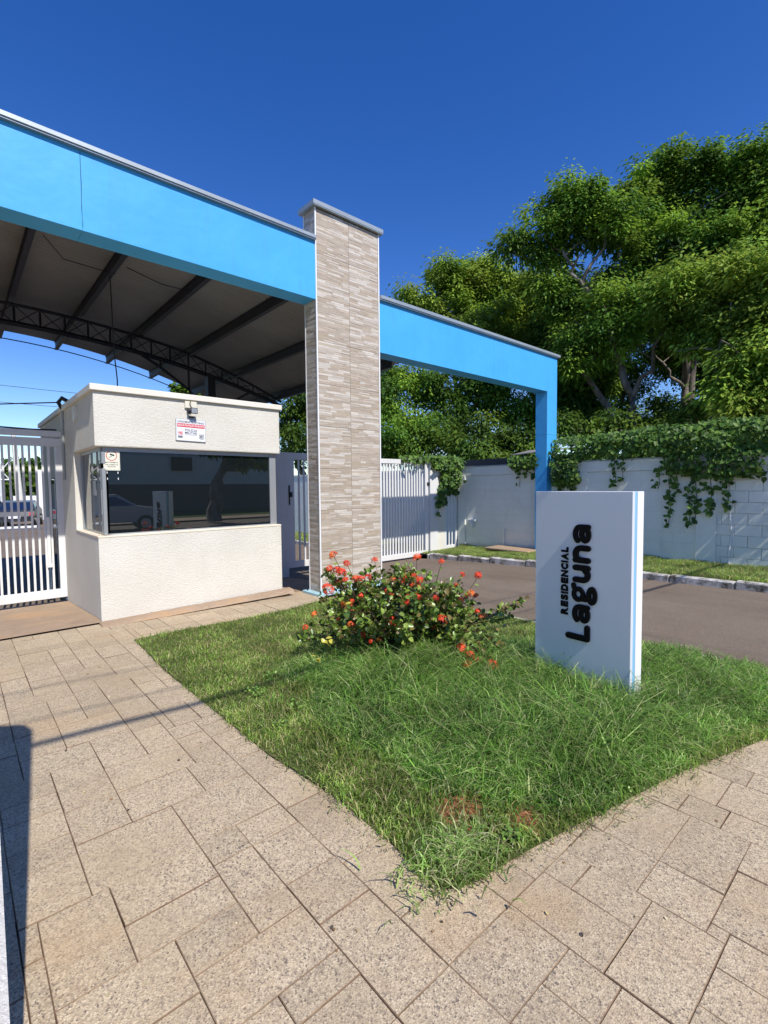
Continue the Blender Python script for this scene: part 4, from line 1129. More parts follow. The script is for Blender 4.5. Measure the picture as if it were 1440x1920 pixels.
# ------------------------------------------------------------------ flowering shrub
bs = empty("flowering_shrub", (3.05, 3.15, 0)); tag(bs, "low spreading shrub with coral red flower clusters in the middle of the lawn", "shrub")
bs.location = (0, 0, 0)
r = np.random.default_rng(77); rr = random.Random(77)
BC = Vector((3.08, 3.2, .02))
tips = []
stems = MB()
right = Vector((.749, -.663, 0)); fwd = Vector((.663, .748, 0))
for k in range(150):
    a = rr.uniform(0, 2*math.pi); q = math.sqrt(rr.random())
    u = q*math.cos(a); v = q*math.sin(a)
    hgt = (.76 - .30*q*q)*rr.uniform(.62, 1.1)*(1 - .15*(u < -.6))
    tip = BC + right*(u*.73-.05) + fwd*(v*.62) + Vector((0, 0, max(.12, hgt)))
    root = BC + right*(u*.16) + fwd*(v*.12)
    mid = root.lerp(tip, .5) + Vector((rr.uniform(-.06, .06), rr.uniform(-.06, .06), .06))
    stems.tube([root, mid, tip], [.008, .0055, .003], 5)
    tips.append((tip, (tip-mid).normalized(), u))
# extra drooping shoots bottom right and the far right twig
for (uu, vv, hz) in ((.72, -.45, .30), (.80, -.55, .20), (.90, -.35, .40), (1.05, .1, .40), (1.10, .05, .45), (-.88, -.1, .30), (-.80, .1, .52), (-.72, .15, .70), (-.75, .0, .78), (-.62, .1, .66), (-.93, -.2, .2), (.86, -.5, .12), (.5, -.65, .24), (.6, -.72, .2), (.66, -.78, .16), (.45, -.6, .3), (.7, -.68, .12)):
    tip = BC + right*uu + fwd*vv*.8 + Vector((0, 0, hz)); root = BC + right*uu*.25
    mid = root.lerp(tip, .55) + Vector((0, 0, .08)); stems.tube([root, mid, tip], [.008, .006, .003], 5); tips.append((tip, (tip-mid).normalized(), uu))
stems.build("stems", M_STEM, bs)
BCOL = [(.12, .20, .03), (.17, .27, .04), (.07, .13, .02), (.23, .31, .06), (.19, .15, .05), (.50, .46, .07)]
LM = [leaf_mesh("leaf", M_LEAF_B, 1, .78, .22, c) for c in BCOL]
Pl = []; Dl = []; Sl = []
for (tip, d, u) in tips:
    for m_ in range(42):
        s_ = rr.random()**1.3*.42
        p = tip - d*s_ + Vector((rr.gauss(0, .024), rr.gauss(0, .024), rr.gauss(0, .02)))
        if p.z < .05: continue
        dd = Vector((rr.gauss(0, .7), rr.gauss(0, .7), rr.uniform(.2, 1.0)))
        Pl.append(p[:]); Dl.append(dd[:]); Sl.append(rr.uniform(.036, .064))
Pl = np.array(Pl); Dl = np.array(Dl); Sl = np.array(Sl)
sc_ = Pl @ np.array([.663, .748, 0]) - Pl[:, 2]*.7 + r.random(len(Pl))*.3 - Sl*6
pk = np.zeros(len(Pl), bool); pk[np.argsort(sc_)[:1]] = True
for i in np.nonzero(pk)[0]:
    k = rr.choice([0, 0, 1, 1, 2, 3, 3, 4, 5]) if rr.random() < .9 else 5
    o = obj("leaf", LM[k], bs, tuple(Pl[i]))
    o.rotation_euler = (Vector(Dl[i]).to_track_quat('Z', 'Y').to_matrix() @ Matrix.Rotation(rr.uniform(0, 6.28), 3, 'Z')).to_euler()
    o.scale = (Sl[i],)*3
scatter_leaves("leaves", Pl[~pk], Dl[~pk], Sl[~pk], M_LEAF_B, BCOL[:5], bs, 78, heart=False, wr=.9)['kind'] = 'stuff'
def flower_mesh(seed, R, tone):
    q = random.Random(seed); mb = MB()
    for k in range(26):
        th = math.acos(1-q.random()*1.15); ph = q.uniform(0, 6.28)
        n_ = Vector((math.sin(th)*math.cos(ph), math.sin(th)*math.sin(ph), math.cos(th)))
        c = n_*R*q.uniform(.8, 1.05)
        a = n_.orthogonal().normalized(); b = n_.cross(a); rot_ = q.uniform(0, 1.57)
        f_ = q.uniform(.8, 1.2); col = (min(1, tone[0]*f_), tone[1]*f_*q.uniform(.6, 1.4), tone[2]*f_)
        for m_ in range(4):
            an = rot_ + m_*math.pi/2; dr = a*math.cos(an)+b*math.sin(an); pe = a*math.cos(an+1.57)+b*math.sin(an+1.57)
            s_ = R*.42
            mb.poly([c, c+dr*s_*.55+pe*s_*.28, c+dr*s_-n_*s_*.1, c+dr*s_*.55-pe*s_*.28], [(0, 1, 2, 3)], col)
        mb.poly([c+a*R*.05, c+b*R*.05, -n_*R*.1+Vector((0, 0, -R*.5))], [(0, 1, 2)], (.35, .06, .03))
    return mb.mesh("flower", M_PETAL)
tones = [(.85, .11, .035), (.78, .085, .03), (.88, .20, .05), (.72, .09, .035)]
FM = [flower_mesh(k, 1, tones[k % 4]) for k in range(6)]
# flower placement: (u right, v depth, z, radius)
fl_sp = [(rr.uniform(-.7, .75), rr.uniform(-.5, .1), rr.uniform(.2, .72), rr.uniform(.018, .032)) for _ in range(30)] + [(-.80, -.02, .58, .050), (-.70, .05, .74, .036), (-.74, .02, .88, .036), (-.60, .05, .80, .030), (-.78, .0, .76, .03), (-.66, .0, .72, .043), (-.50, .02, .66, .034), (-.44, -.02, .67, .03),
  (-.93, -.15, .38, .026), (-1.0, -.3, .30, .024), (-.62, -.15, .46, .026), (-.55, -.1, .44, .02), (.18, .2, .83, .036), (.20, 0, .58, .032), (-.10, .05, .64, .032), (-.16, -.05, .56, .03), (.12, -.3, .42, .045), (.05, -.35, .36, .050), (.00, -.35, .26, .034),
  (-.12, -.3, .36, .03), (-.25, -.35, .20, .024), (.40, -.25, .34, .042), (.44, .1, .80, .026), (.86, .15, .66, .034), (.80, .0, .50, .024), (.78, -.2, .40, .024), (.86, -.1, .32, .040), (.93, -.15, .12, .036), (.55, -.55, .18, .034), (.62, -.6, .14, .034), (.68, -.62, .10, .03),
  (.58, -.72, .02, .032), (.78, -.6, .10, .03), (.80, -.75, .02, .042), (-.30, .25, .80, .028), (.05, -.2, .52, .035), (.60, .1, .58, .02)]
fst = MB()
for k, (u, v, z, q) in enumerate(fl_sp):
    p = BC + right*(u*.84-.03) + fwd*(v*.9-.05) + Vector((0, 0, max(.13, z*1.0+.03)))
    rt = BC + right*u*.35; md = rt.lerp(p, .6) + Vector((0, 0, .05)); fst.tube([rt, md, p], [.005, .004, .0025], 4)
    for m_ in range(4):
        o = obj("leaf", LM[rr.choice([0, 1, 3])], bs, (p - (p-md)*rr.uniform(.06, .7) + Vector((rr.gauss(0, .016), rr.gauss(0, .016), -.005)))[:]); o.scale = (rr.uniform(.036, .055),)*3; o.rotation_euler = (rr.uniform(-.8, .8), rr.uniform(-.8, .8), rr.uniform(0, 6.3))
    o = obj("flower", FM[k % 6], bs, p[:]); o.scale = (q*1.2,)*3; o.rotation_euler = (rr.uniform(.1, .8)*1, rr.uniform(-.5, .2), rr.uniform(0, 6))
fst.build("flower_stalks", M_STEM, bs)
for (u, v, z) in ((-.58, -.2, .52), (-.50, -.25, .50), (-.42, -.3, .40), (-.72, -.35, .24), (-.68, -.35, .22), (-.62, -.3, .32), (-.75, -.45, .12), (.62, .1, .45)):
    for m_ in range(3):
        p = BC + right*(u+rr.uniform(-.03, .03)) + fwd*v + Vector((0, 0, z+rr.uniform(-.02, .02)))
        o = obj("leaf", LM[5], bs, p[:]); o.scale = (.055,)*3; o.rotation_euler = (rr.uniform(-.9, .4), rr.uniform(-.6, .6), rr.uniform(0, 6)); o['label'] = "yellowed leaf"

# ------------------------------------------------------------------ trees
def tree(label, base, trunk_r, blobs, seed, dens=1.0, cols=None, leaf=(.18, .042), group="trees beyond the long wall", name="broadleaf_tree", droop=.55, forks=None, sub=14):
    t = empty(name); tag(t, label, "tree", group)
    limbs = forks or []
    q = random.Random(seed); r = np.random.default_rng(seed)
    base = Vector(base)
    cz = sum(b[2] for b in blobs)/len(blobs); cxy = Vector((sum(b[0] for b in blobs)/len(blobs), sum(b[1] for b in blobs)/len(blobs), 0))
    zmin = min(b[2]-b[3] for b in blobs)
    wood = MB()
    fork = Vector((base.x*.75+cxy.x*.25, base.y*.75+cxy.y*.25, base.z + (cz-base.z)*.38))
    def limb(a, b, ra, rb, n=5, wob=.12):
        L_ = (b-a).length; pts = []
        for k in range(n+1):
            s_ = k/n; p = a.lerp(b, s_)
            if 0 < k < n: p = p + Vector((q.gauss(0, wob), q.gauss(0, wob), q.gauss(0, wob*.6)))*L_*.28
            p.z += math.sin(s_*math.pi)*L_*.05
            pts.append(p)
        wood.tube(pts, [ra+(rb-ra)*k/n for k in range(n+1)], 7, cap=False)
        return pts
    tp = limb(base, fork, trunk_r*1.15, trunk_r*.85, 5, .07)
    nodes = [(fork, trunk_r*.85)]
    order = sorted(blobs, key=lambda b: (Vector(b[:3])-fork).length)
    for b in order:
        c = Vector(b[:3]); tgt = c - Vector((0, 0, b[3]*.35))
        nd, nr = min(nodes, key=lambda n_: (n_[0]-tgt).length + (0 if n_[0].z < tgt.z else 2.0))
        rb = max(.035, nr*.6); pts = limb(nd, tgt, max(.03, nr*.72), rb, 4, .14)
        for p in pts[2:]: nodes.append((p, rb))
    P = []; D = []; K = []
    for b in blobs:
        c = np.array(b[:3]); R = b[3]
        ns = max(3, int(sub*R*R))
        for k in range(ns):
            v = r.normal(0, 1, 3); v /= np.linalg.norm(v); rad = R*(r.random()**.38)
            s_ = c + v*rad*np.array([1.08, 1.08, .92])
            if k % 3 == 0:
                wood.tube([tuple(c-np.array([0, 0, R*.3])), tuple((c+s_)/2+np.array([0, 0, .05])), tuple(s_)], [.03, .018, .008], 4, cap=False)
            n_ = int(215*dens); cr = .48*r.uniform(.6, 1.3)
            off = np.clip(r.normal(0, 1, (n_, 3)), -1.7, 1.7)*np.array([cr, cr, cr*.72])*.62
            P.append(s_ + off)
            out = off*np.array([1, 1, .3]); out /= (np.linalg.norm(out, axis=1, keepdims=True)+1e-6)
            D.append(out + np.array([0, 0, -droop]) + r.normal(0, .28, (n_, 3)))
            K.append(np.full(n_, r.random()))
    P = np.concatenate(P); D = np.concatenate(D); K = np.concatenate(K); n = len(P)
    D /= np.linalg.norm(D, axis=1, keepdims=True)
    L_ = leaf[0]*r.uniform(.6, 1.3, n); W_ = leaf[1]*r.uniform(.6, 1.3, n)
    side = np.cross(D, np.array([0, 0, 1.0]) + r.normal(0, .35, (n, 3))); side /= (np.linalg.norm(side, axis=1, keepdims=True)+1e-6)
    nrm = np.cross(side, D)
    V = np.zeros((n, 4, 3))
    V[:, 0] = P; V[:, 1] = P + D*(L_*.45)[:, None] + side*W_[:, None] - nrm*(W_*.15)[:, None]
    V[:, 2] = P + D*L_[:, None] - np.array([0, 0, 1])*(L_*.15)[:, None]
    V[:, 3] = P + D*(L_*.45)[:, None] - side*W_[:, None] - nrm*(W_*.15)[:, None]
    T = np.array([[0, 1, 2], [0, 2, 3]])
    F = (np.arange(n)[:, None, None]*4 + T[None]).reshape(-1, 3)
    cols = np.array(cols or TC); C = cols[(K*len(cols)).astype(int) % len(cols)]*r.uniform(.85, 1.18, (n, 1))*(.6+.95*((K*37.7) % 1))[:, None]
    for pts_, ra_ in limbs:
        m_ = len(pts_); fine = []
        for k in range(m_-1):
            for s_ in (0, .33, .66): fine.append(Vector(pts_[k]).lerp(Vector(pts_[k+1]), s_) + Vector((q.gauss(0, .09), q.gauss(0, .09), q.gauss(0, .07))))
        fine.append(Vector(pts_[-1])); L2 = len(fine)
        wood.tube(fine, [ra_*(1-.72*k/(L2-1)) for k in range(L2)], 7, cap=False)
        for k in range(4, L2-1, 2):
            d_ = Vector((q.gauss(0, 1), q.gauss(0, 1), q.uniform(.1, 1))).normalized()*q.uniform(.6, 1.3)
            wood.tube([fine[k], fine[k]+d_*.5+Vector((0, 0, .1)), fine[k]+d_], [ra_*.35, ra_*.22, .01], 5, cap=False)
    obj("crown", np_mesh("crown", V.reshape(-1, 3), F, M_LEAF_T, np.repeat(C, 2, 0)), t)
    wood.build("trunk", M_BARK, t, smooth=True)
    return t
TC = [(.12, .23, .028), (.16, .27, .032), (.085, .18, .025), (.065, .145, .022), (.17, .28, .035)]
TD = [(.07, .135, .02), (.095, .165, .022), (.05, .105, .018), (.12, .19, .025)]
TY = [(.20, .30, .04), (.17, .27, .035), (.25, .34, .05), (.13, .23, .03)]
#TREES#
tree('pale yellow green tree behind the blue frame, left of the tall dark trees', (18.28, 15.55, -.3), 0.3, [(16.55, 15.97, 9.97, 0.96), (17.3, 15.16, 10.76, 1.06), (18.78, 14.95, 10.83, 1.18), (19.45, 14.06, 10.86, 1.18), (19.94, 13.36, 10.28, 1.05), (20.27, 12.86, 9.24, 1.0), (17.44, 16.48, 9.07, 1.05), (17.69, 14.7, 9.16, 1.26), (18.57, 13.57, 8.82, 1.26), (19.94, 13.36, 8.07, 1.18), (19.61, 12.02, 7.49, 0.88), (19.05, 16.18, 8.27, 1.23), (19.16, 14.46, 11.89, 0.58), (17.22, 15.25, 11.36, 0.5), (20.33, 12.76, 10.44, 0.92), (16.73, 17.21, 10.11, 0.58), (20.64, 12.25, 8.68, 0.92), (17.21, 13.7, 7.89, 0.96)], 11, 1.15, TY, (.175, .042), sub=20, forks=None)
tree('tall spreading tree with open crown right of the blue post, trunk forking low', (18.21, 6.99, -.3), 0.2, [(17.6, 9.49, 12.3, 0.66), (17.33, 9.98, 11.83, 0.7), (17.86, 9.0, 11.8, 0.83), (17.04, 10.48, 11.14, 0.66), (16.67, 11.06, 10.64, 0.53), (17.52, 9.65, 10.98, 0.83), (18.1, 8.5, 11.11, 0.66), (18.1, 8.51, 12.06, 0.61), (18.32, 8.02, 11.37, 0.7), (18.4, 7.85, 10.39, 0.79), (17.34, 9.97, 9.46, 0.61), (17.24, 10.14, 10.28, 0.61), (18.47, 7.67, 9.03, 0.7), (17.67, 8.26, 8.06, 0.96), (17.71, 9.29, 8.17, 0.92), (18.08, 7.31, 7.71, 0.96), (17.36, 7.72, 6.74, 0.94), (16.99, 8.5, 6.67, 0.79), (17.53, 9.63, 8.61, 0.77), (17.95, 6.23, 7.73, 0.83), (16.99, 8.5, 5.92, 0.62)], 12, 1.0, TC, (.175, .042), sub=16, forks=[([(17.7, 6.91, 3.54), (17.64, 7.05, 4.65), (17.44, 7.29, 5.57), (17.11, 7.29, 6.41), (17.47, 7.97, 7.84), (17.34, 8.7, 8.86), (17.22, 9.37, 10.0), (17.16, 9.88, 10.66)], 0.15), ([(17.66, 7.0, 4.55), (17.53, 6.51, 5.44), (17.27, 6.05, 6.16), (18.03, 6.01, 7.25)], 0.09), ([(17.38, 8.62, 8.66), (17.71, 8.4, 9.72), (17.96, 7.85, 10.43), (18.21, 7.78, 11.23)], 0.07), ([(17.11, 7.28, 6.23), (17.32, 8.28, 6.86), (17.04, 8.84, 7.51)], 0.06)])
tree('tallest tree at the right edge with several bare pale branches', (20.61, 6.11, -.3), 0.22, [(20.51, 7.96, 12.92, 0.72), (20.76, 7.29, 13.11, 0.82), (21.03, 6.46, 13.03, 0.92), (21.26, 5.67, 12.75, 0.82), (21.45, 4.91, 12.84, 0.82), (21.57, 4.31, 12.42, 0.82), (21.68, 3.74, 12.02, 0.96), (17.78, 9.16, 12.03, 0.75), (19.44, 7.93, 12.7, 0.69), (20.6, 7.71, 13.65, 0.53), (20.87, 6.97, 13.79, 0.53), (21.21, 5.83, 13.38, 0.58), (21.57, 4.32, 12.87, 0.5), (19.45, 7.92, 11.72, 0.78), (19.09, 8.75, 11.55, 0.69), (21.63, 4.01, 11.77, 0.96), (20.64, 7.61, 12.02, 0.87), (20.93, 6.77, 11.77, 0.96), (21.22, 5.8, 11.66, 1.01), (21.45, 4.88, 11.54, 1.01), (21.61, 4.14, 11.1, 1.01), (19.83, 6.92, 10.49, 0.83), (20.18, 5.82, 10.19, 0.92), (20.42, 4.92, 9.93, 0.97), (20.6, 4.06, 9.49, 0.97), (20.09, 6.11, 9.34, 0.88), (20.35, 5.19, 8.92, 0.97), (19.59, 7.57, 10.27, 0.69), (21.73, 3.41, 10.14, 1.21), (20.87, 6.96, 13.59, 0.5), (21.48, 4.77, 13.24, 0.5)], 13, 1.0, TC, (.175, .042), sub=15, forks=[([(19.62, 5.94, 3.59), (19.49, 6.02, 5.09), (19.13, 5.85, 6.28), (19.57, 5.76, 7.44), (19.62, 5.6, 8.49), (19.91, 6.03, 9.82)], 0.16), ([(19.5, 5.99, 5.46), (19.28, 5.32, 6.02), (19.68, 4.99, 7.08), (19.79, 4.5, 7.77)], 0.1), ([(19.5, 6.0, 4.99), (18.96, 6.37, 5.63), (18.42, 6.71, 6.25)], 0.07), ([(19.64, 6.86, 10.41), (19.82, 6.3, 9.89), (20.18, 6.16, 10.51), (20.41, 6.08, 11.3)], 0.06)])
tree('lower lush tree leaning over the vine hedge at the right edge', (17.13, 3.58, -.3), 0.22, [(17.26, 5.1, 7.71, 0.79), (17.48, 4.31, 7.37, 0.83), (17.15, 3.48, 7.32, 0.81), (17.1, 5.62, 7.18, 0.75), (17.34, 4.81, 6.69, 0.79), (17.08, 3.81, 6.22, 0.81), (17.2, 3.22, 6.24, 0.81), (16.73, 2.99, 5.09, 0.84), (16.62, 3.56, 4.89, 0.71), (17.38, 4.67, 5.87, 0.63), (16.23, 2.99, 3.89, 0.72), (16.12, 3.54, 3.67, 0.69), (17.31, 2.55, 5.94, 0.96), (16.83, 2.43, 4.15, 0.93)], 14, 1.1, TY, (.175, .042), sub=20, forks=[([(17.03, 4.45, 3.25), (16.76, 4.27, 4.37), (16.49, 4.13, 5.28), (17.0, 3.72, 6.1), (17.08, 3.32, 6.24)], 0.12), ([(16.76, 4.3, 4.06), (16.39, 3.68, 4.59), (16.12, 3.0, 5.26)], 0.09)])
tree('dark tree filling the gap behind the blue post', (18.67, 9.61, -.3), 0.22, [(18.51, 9.91, 6.01, 0.92), (18.88, 9.2, 5.11, 0.97), (18.52, 9.9, 4.75, 0.97), (19.04, 8.87, 6.11, 0.69), (17.9, 8.92, 3.96, 0.88), (20.69, 7.48, 3.51, 0.63), (20.34, 5.24, 3.76, 0.88), (19.09, 10.94, 6.28, 0.92), (19.84, 11.64, 7.91, 1.01), (19.13, 8.67, 3.72, 0.6)], 15, 1.0, TD, (.175, .042), sub=18, forks=None)
tree('dark tree seen beneath the right blue beam beside the stone pillar', (15.46, 15.65, -.3), 0.25, [(14.12, 15.55, 5.03, 0.92), (15.48, 15.63, 6.13, 0.92), (16.3, 14.77, 5.86, 0.92), (13.6, 14.67, 3.57, 0.88), (15.09, 14.6, 4.11, 0.88), (16.76, 14.25, 4.67, 0.92), (17.49, 13.34, 5.55, 0.92), (18.16, 12.42, 5.04, 0.92), (18.65, 11.67, 4.54, 0.87), (17.99, 14.33, 6.73, 0.76), (18.71, 13.37, 6.42, 0.76), (14.62, 16.44, 6.61, 0.82)], 16, 1.05, TC, (.175, .042), sub=20, forks=None)
tree('low dark undergrowth tree behind the long wall left of the blue post', (15.46, 11.04, -.3), 0.2, [(14.74, 11.99, 3.01, 0.71), (15.34, 11.2, 3.39, 0.79), (15.9, 10.4, 3.16, 0.79), (16.31, 9.75, 2.74, 0.71), (14.96, 13.28, 3.32, 0.75), (14.31, 10.92, 2.54, 0.55), (14.96, 10.0, 2.32, 0.51), (14.22, 14.07, 2.91, 0.75)], 17, 1.0, TD, (.175, .042), sub=18, forks=None)
tree('tree behind the pedestrian gate between the booth and the stone pillar', (14.14, 23.0, -.3), 0.3, [(13.84, 23.18, 5.72, 1.01), (14.69, 22.65, 6.02, 1.07), (15.64, 22.01, 5.74, 1.12), (16.57, 21.31, 5.46, 1.12), (17.49, 20.57, 6.04, 1.12), (13.42, 22.27, 3.91, 0.97), (14.58, 21.52, 3.91, 1.08), (15.94, 20.54, 3.63, 1.08), (13.96, 24.27, 4.97, 0.74), (16.17, 19.06, 3.54, 0.93)], 18, 1.0, TD, (.22, .052), sub=12, forks=None)
tree('small distant treetop just over the booth parapet under the canopy', (20.1, 56.53, -.3), 0.3, [(20.02, 56.56, 12.49, 0.92), (20.8, 56.28, 12.12, 0.92), (19.46, 56.76, 11.44, 0.79), (20.34, 56.45, 10.72, 1.32), (21.28, 56.1, 10.16, 1.32)], 19, 1.0, TC, (.6, .2), sub=6, forks=None)
tree('dark leafy tree behind the vine hedge at the foot of the tall trees', (17.04, 5.81, -.3), 0.16, [(15.14, 7.73, 3.43, 0.52), (16.07, 6.94, 3.6, 0.54), (15.89, 6.04, 2.83, 0.5), (17.16, 5.42, 3.19, 0.51), (17.84, 4.89, 3.86, 0.61), (16.7, 3.17, 3.1, 0.63)], 20, 1.0, TD, (.175, .042), sub=18, forks=None)
tree('broad dark tree standing farther back behind the tall trees at the right', (26.35, 5.9, -.3), 0.3, [(24.07, 13.1, 8.7, 1.46), (25.26, 5.4, 8.35, 1.21), (25.14, 4.71, 4.62, 1.31), (25.53, 10.4, 6.71, 1.38), (26.6, 4.72, 12.62, 1.29), (24.09, 7.64, 8.95, 1.15), (25.61, 3.87, 4.21, 1.21), (27.17, 4.51, 11.01, 1.45), (25.08, 7.9, 7.67, 1.26), (22.58, 11.03, 8.65, 1.3), (24.29, 8.05, 8.03, 1.4), (24.31, 8.73, 9.13, 1.25), (24.87, 9.64, 11.41, 1.14), (25.34, 4.2, 8.77, 0.99), (25.43, 5.38, 5.93, 1.08), (27.51, 4.5, 3.86, 1.4), (23.69, 13.62, 9.61, 1.48), (25.82, 9.32, 10.77, 1.32), (23.45, 9.79, 9.29, 1.15), (23.47, 8.69, 3.92, 1.08), (24.23, 10.16, 10.22, 1.43), (25.68, 6.43, 12.77, 1.01), (24.36, 10.65, 3.9, 1.05), (25.87, 5.42, 7.3, 1.44), (24.27, 10.63, 4.68, 1.37), (22.29, 12.63, 9.34, 1.06), (22.93, 10.34, 10.64, 1.0), (25.9, 4.02, 6.07, 1.43), (26.88, 4.4, 5.72, 1.39), (26.62, 4.33, 3.98, 1.16), (26.07, 5.18, 5.82, 1.37), (26.89, 6.92, 11.32, 1.17), (27.58, 4.11, 9.44, 1.51), (24.62, 6.18, 9.51, 1.35), (25.23, 3.69, 9.86, 0.98), (26.88, 7.02, 6.73, 1.4), (26.92, 4.8, 12.67, 1.41), (25.23, 4.34, 6.12, 1.35), (26.52, 6.58, 8.2, 1.45), (23.81, 7.96, 11.38, 0.95), (25.84, 7.19, 7.15, 1.41), (23.75, 11.9, 8.67, 1.35), (21.84, 12.69, 11.2, 1.31), (24.84, 7.45, 7.74, 1.33), (23.08, 10.33, 7.33, 1.37), (23.82, 8.24, 4.6, 1.28), (27.11, 4.69, 8.73, 1.17), (26.02, 9.26, 11.39, 1.11), (23.45, 11.27, 9.98, 1.2), (23.98, 7.14, 4.19, 1.24)], 21, 0.9, TD, (.175, .042), sub=14, forks=None)

# ------------------------------------------------------------------ poles, cables, distance
def cable(pts, r, label, cat="cable", sag=0.0, group=None):
    a, b = Vector(pts[0]), Vector(pts[-1])
    if len(pts) == 2:
        P_ = [a.lerp(b, k/14) - Vector((0, 0, sag*4*(k/14)*(1-k/14))) for k in range(15)]
    else: P_ = pts
    o = MB().tube(P_, r, 6).build("cable", M_CABLE, smooth=True); tag(o, label, cat, group); return o
cable([(-3.2, -1.15, 6.1), (14, -2.9, 6.1)], .028, "thick overhead cable crossing above the front pavement", sag=.1)
for k, dz in enumerate((.5, .9)):
    cable([(-3.2, -1.15+.3*k, 6.1+dz), (14, -2.9+.3*k, 6.1+dz)], .008, ["thin overhead wire just above the thick cable over the pavement", "topmost thin overhead wire over the front pavement"][k], sag=.15)
for (x_, y_, lab) in ((-3.3, -1.2, "concrete utility pole behind the viewer at the left end of the overhead cable"), (14.1, -2.9, "concrete utility pole at the right end of the overhead cable")):
    o = MB().tube([(x_, y_, -.2), (x_, y_, 8.2)], [.15, .09], 10).build("utility_pole", M_SLAB); tag(o, lab, "utility pole")
hc = empty("hanging_cable"); tag(hc, "black cable dangling from the canopy purlin down to the booth roof", "cable")
MB().tube([(1.85, 8.1, 4.70), (1.86, 8.1, 4.2), (1.87, 8.12, 3.6), (1.90, 8.12, 3.2), (1.90, 8.12, 3.0)], .009, 5).build("drop", M_CABLE, hc)
MB().tube([(1.90, 8.12, 3.05), (1.88, 8.1, 2.95), (1.88, 8.1, 2.77)], .012, 5).tube([(1.90, 8.12, 3.0), (1.95, 8.12, 2.97), (1.97, 8.12, 2.78)], .007, 5).build("loose_ends", M_CABLE, hc)
cable([(.95, 7.3, 4.66), (1.2, 7.6, 4.55), (1.85, 7.8, 4.60)], .006, "thin loose wire strung under the canopy left of the hanging cable")
cable([(1.95, 7.6, 4.66), (2.4, 7.6, 4.55), (2.85, 7.6, 4.55)], .006, "thin loose wire strung under the canopy right of the hanging cable")
cable([(1.2, 8.3, 2.80), (-14, 24, 4.6)], .009, "dark cable running from the booth roof edge out over the left gate", sag=.5)
cable([(20, 52, 10.5), (-28, 48, 11.0)], .02, "highest distant power line above the left gate", sag=.6)
cable([(20, 52, 9.2), (-28, 48, 9.5)], .02, "second distant power line above the left gate", sag=.6)
cable([(20, 52, 6.4), (-28, 48, 6.8)], .02, "lowest distant power line seen through the left gate bars", sag=.6)
lp = empty("street_lamp"); tag(lp, "pale distant concrete pole with lamp arms seen through the left gate", "street lamp")
MB().tube([(3.2, 38.5, -.4), (3.0, 38.5, 5.0)], [.22, .13], 8).build("pole", M_SMOOTH, lp)
MB().tube([(3.0, 38.5, 5.0), (2.6, 38.4, 5.2), (2.2, 38.4, 5.2)], .04, 5).build("arm", M_SMOOTH, lp)

def car(label, loc, rz, paintcol, group=None, sc=1.0):
    t = empty("parked_car", loc, rz); t.scale = (sc,)*3; tag(t, label, "car", group)
    mp = paint("car_paint", paintcol, .25, .03)
    mg = M_GLASS
    # profile extruded across, tapered cabin
    prof = [(-2.0, .35), (-2.05, .62), (-1.95, .86), (-1.45, .93), (-1.0, 1.36), (.35, 1.42), (1.0, .98), (1.75, .86), (2.02, .62), (2.0, .34)]
    half = [.80, .83, .84, .84, .66, .66, .83, .82, .80, .78]
    V = [(x_, -h_, z_) for (x_, z_), h_ in zip(prof, half)] + [(x_, h_, z_) for (x_, z_), h_ in zip(prof, half)]
    n_ = len(prof); F = [tuple(range(n_)), tuple(reversed(range(n_, 2*n_)))] + [(k, k+n_, (k+1) % n_+n_, (k+1) % n_) for k in range(n_)]
    MB().poly(V, F).build("body", mp, t)
    for (a, b) in (((-1.42, .96), (-1.05, 1.31)), ((.98, 1.02), (.42, 1.36))):
        dx = .012 if a[0] > 0 else -.012
        MB().poly([(a[0]+dx, -.74, a[1]), (a[0]+dx, .74, a[1]), (b[0]+dx, .60, b[1]), (b[0]+dx, -.60, b[1])], [(0, 1, 2, 3)]).build("windscreen", mg, t)
    for s_ in (-1, 1):
        MB().poly([(-1.3, s_*.835, .97), (.85, s_*.835, 1.0), (.3, s_*.70, 1.33), (-.95, s_*.70, 1.30)], [(0, 1, 2, 3)]).build("side_window", mg, t)
        MB().box(-2.065, -2.02, min(s_*.62, s_*.82), max(s_*.62, s_*.82), .66, .82).build("tail_light", M_RED_P, t)
        MB().box(2.0, 2.035, min(s_*.55, s_*.78), max(s_*.55, s_*.78), .62, .74).build("headlight", M_TRIM, t)
        for x_ in (-1.25, 1.28):
            w_ = empty("wheel", (x_, s_*.76, .31)); w_.parent = t
            MB().tube([(0, -.1, 0), (0, .1, 0)], .31, 18).build("tyre", M_DARK, w_)
            MB().tube([(0, -.107, 0), (0, .107, 0)], .19, 12).build("rim", M_ALU, w_)
    MB().box(-2.07, -2.045, -.25, .25, .52, .64).build("number_plate", M_WP, t)
    return t
car("dark hatchback with red tail lights parked in the distance behind the left gate bars", (2.75, 33.5, -.42), math.radians(78), (.03, .035, .045), "cars parked far inside the estate")
car("silver car parked farthest left in the distance behind the left gate", (-.3, 34.2, -.42), math.radians(70), (.35, .38, .42), "cars parked far inside the estate")
car("black car parked between the silver and the dark hatchback far behind the gate", (1.3, 36.5, -.42), math.radians(95), (.015, .015, .018), "cars parked far inside the estate")
car("white car parked in the street, seen only mirrored in the booth glass", (4.4, -8.2, -.06), math.radians(8), (.5, .5, .5))
o = MB().box(-8, 3.2, 31.0, 31.2, -.5, -.28).build("distant_kerb", M_TRIM); o['kind'] = 'structure'
sh = empty("open_shed"); tag(sh, "white lattice steel shed frame with a low pitched roof far behind the left gate", "shed")
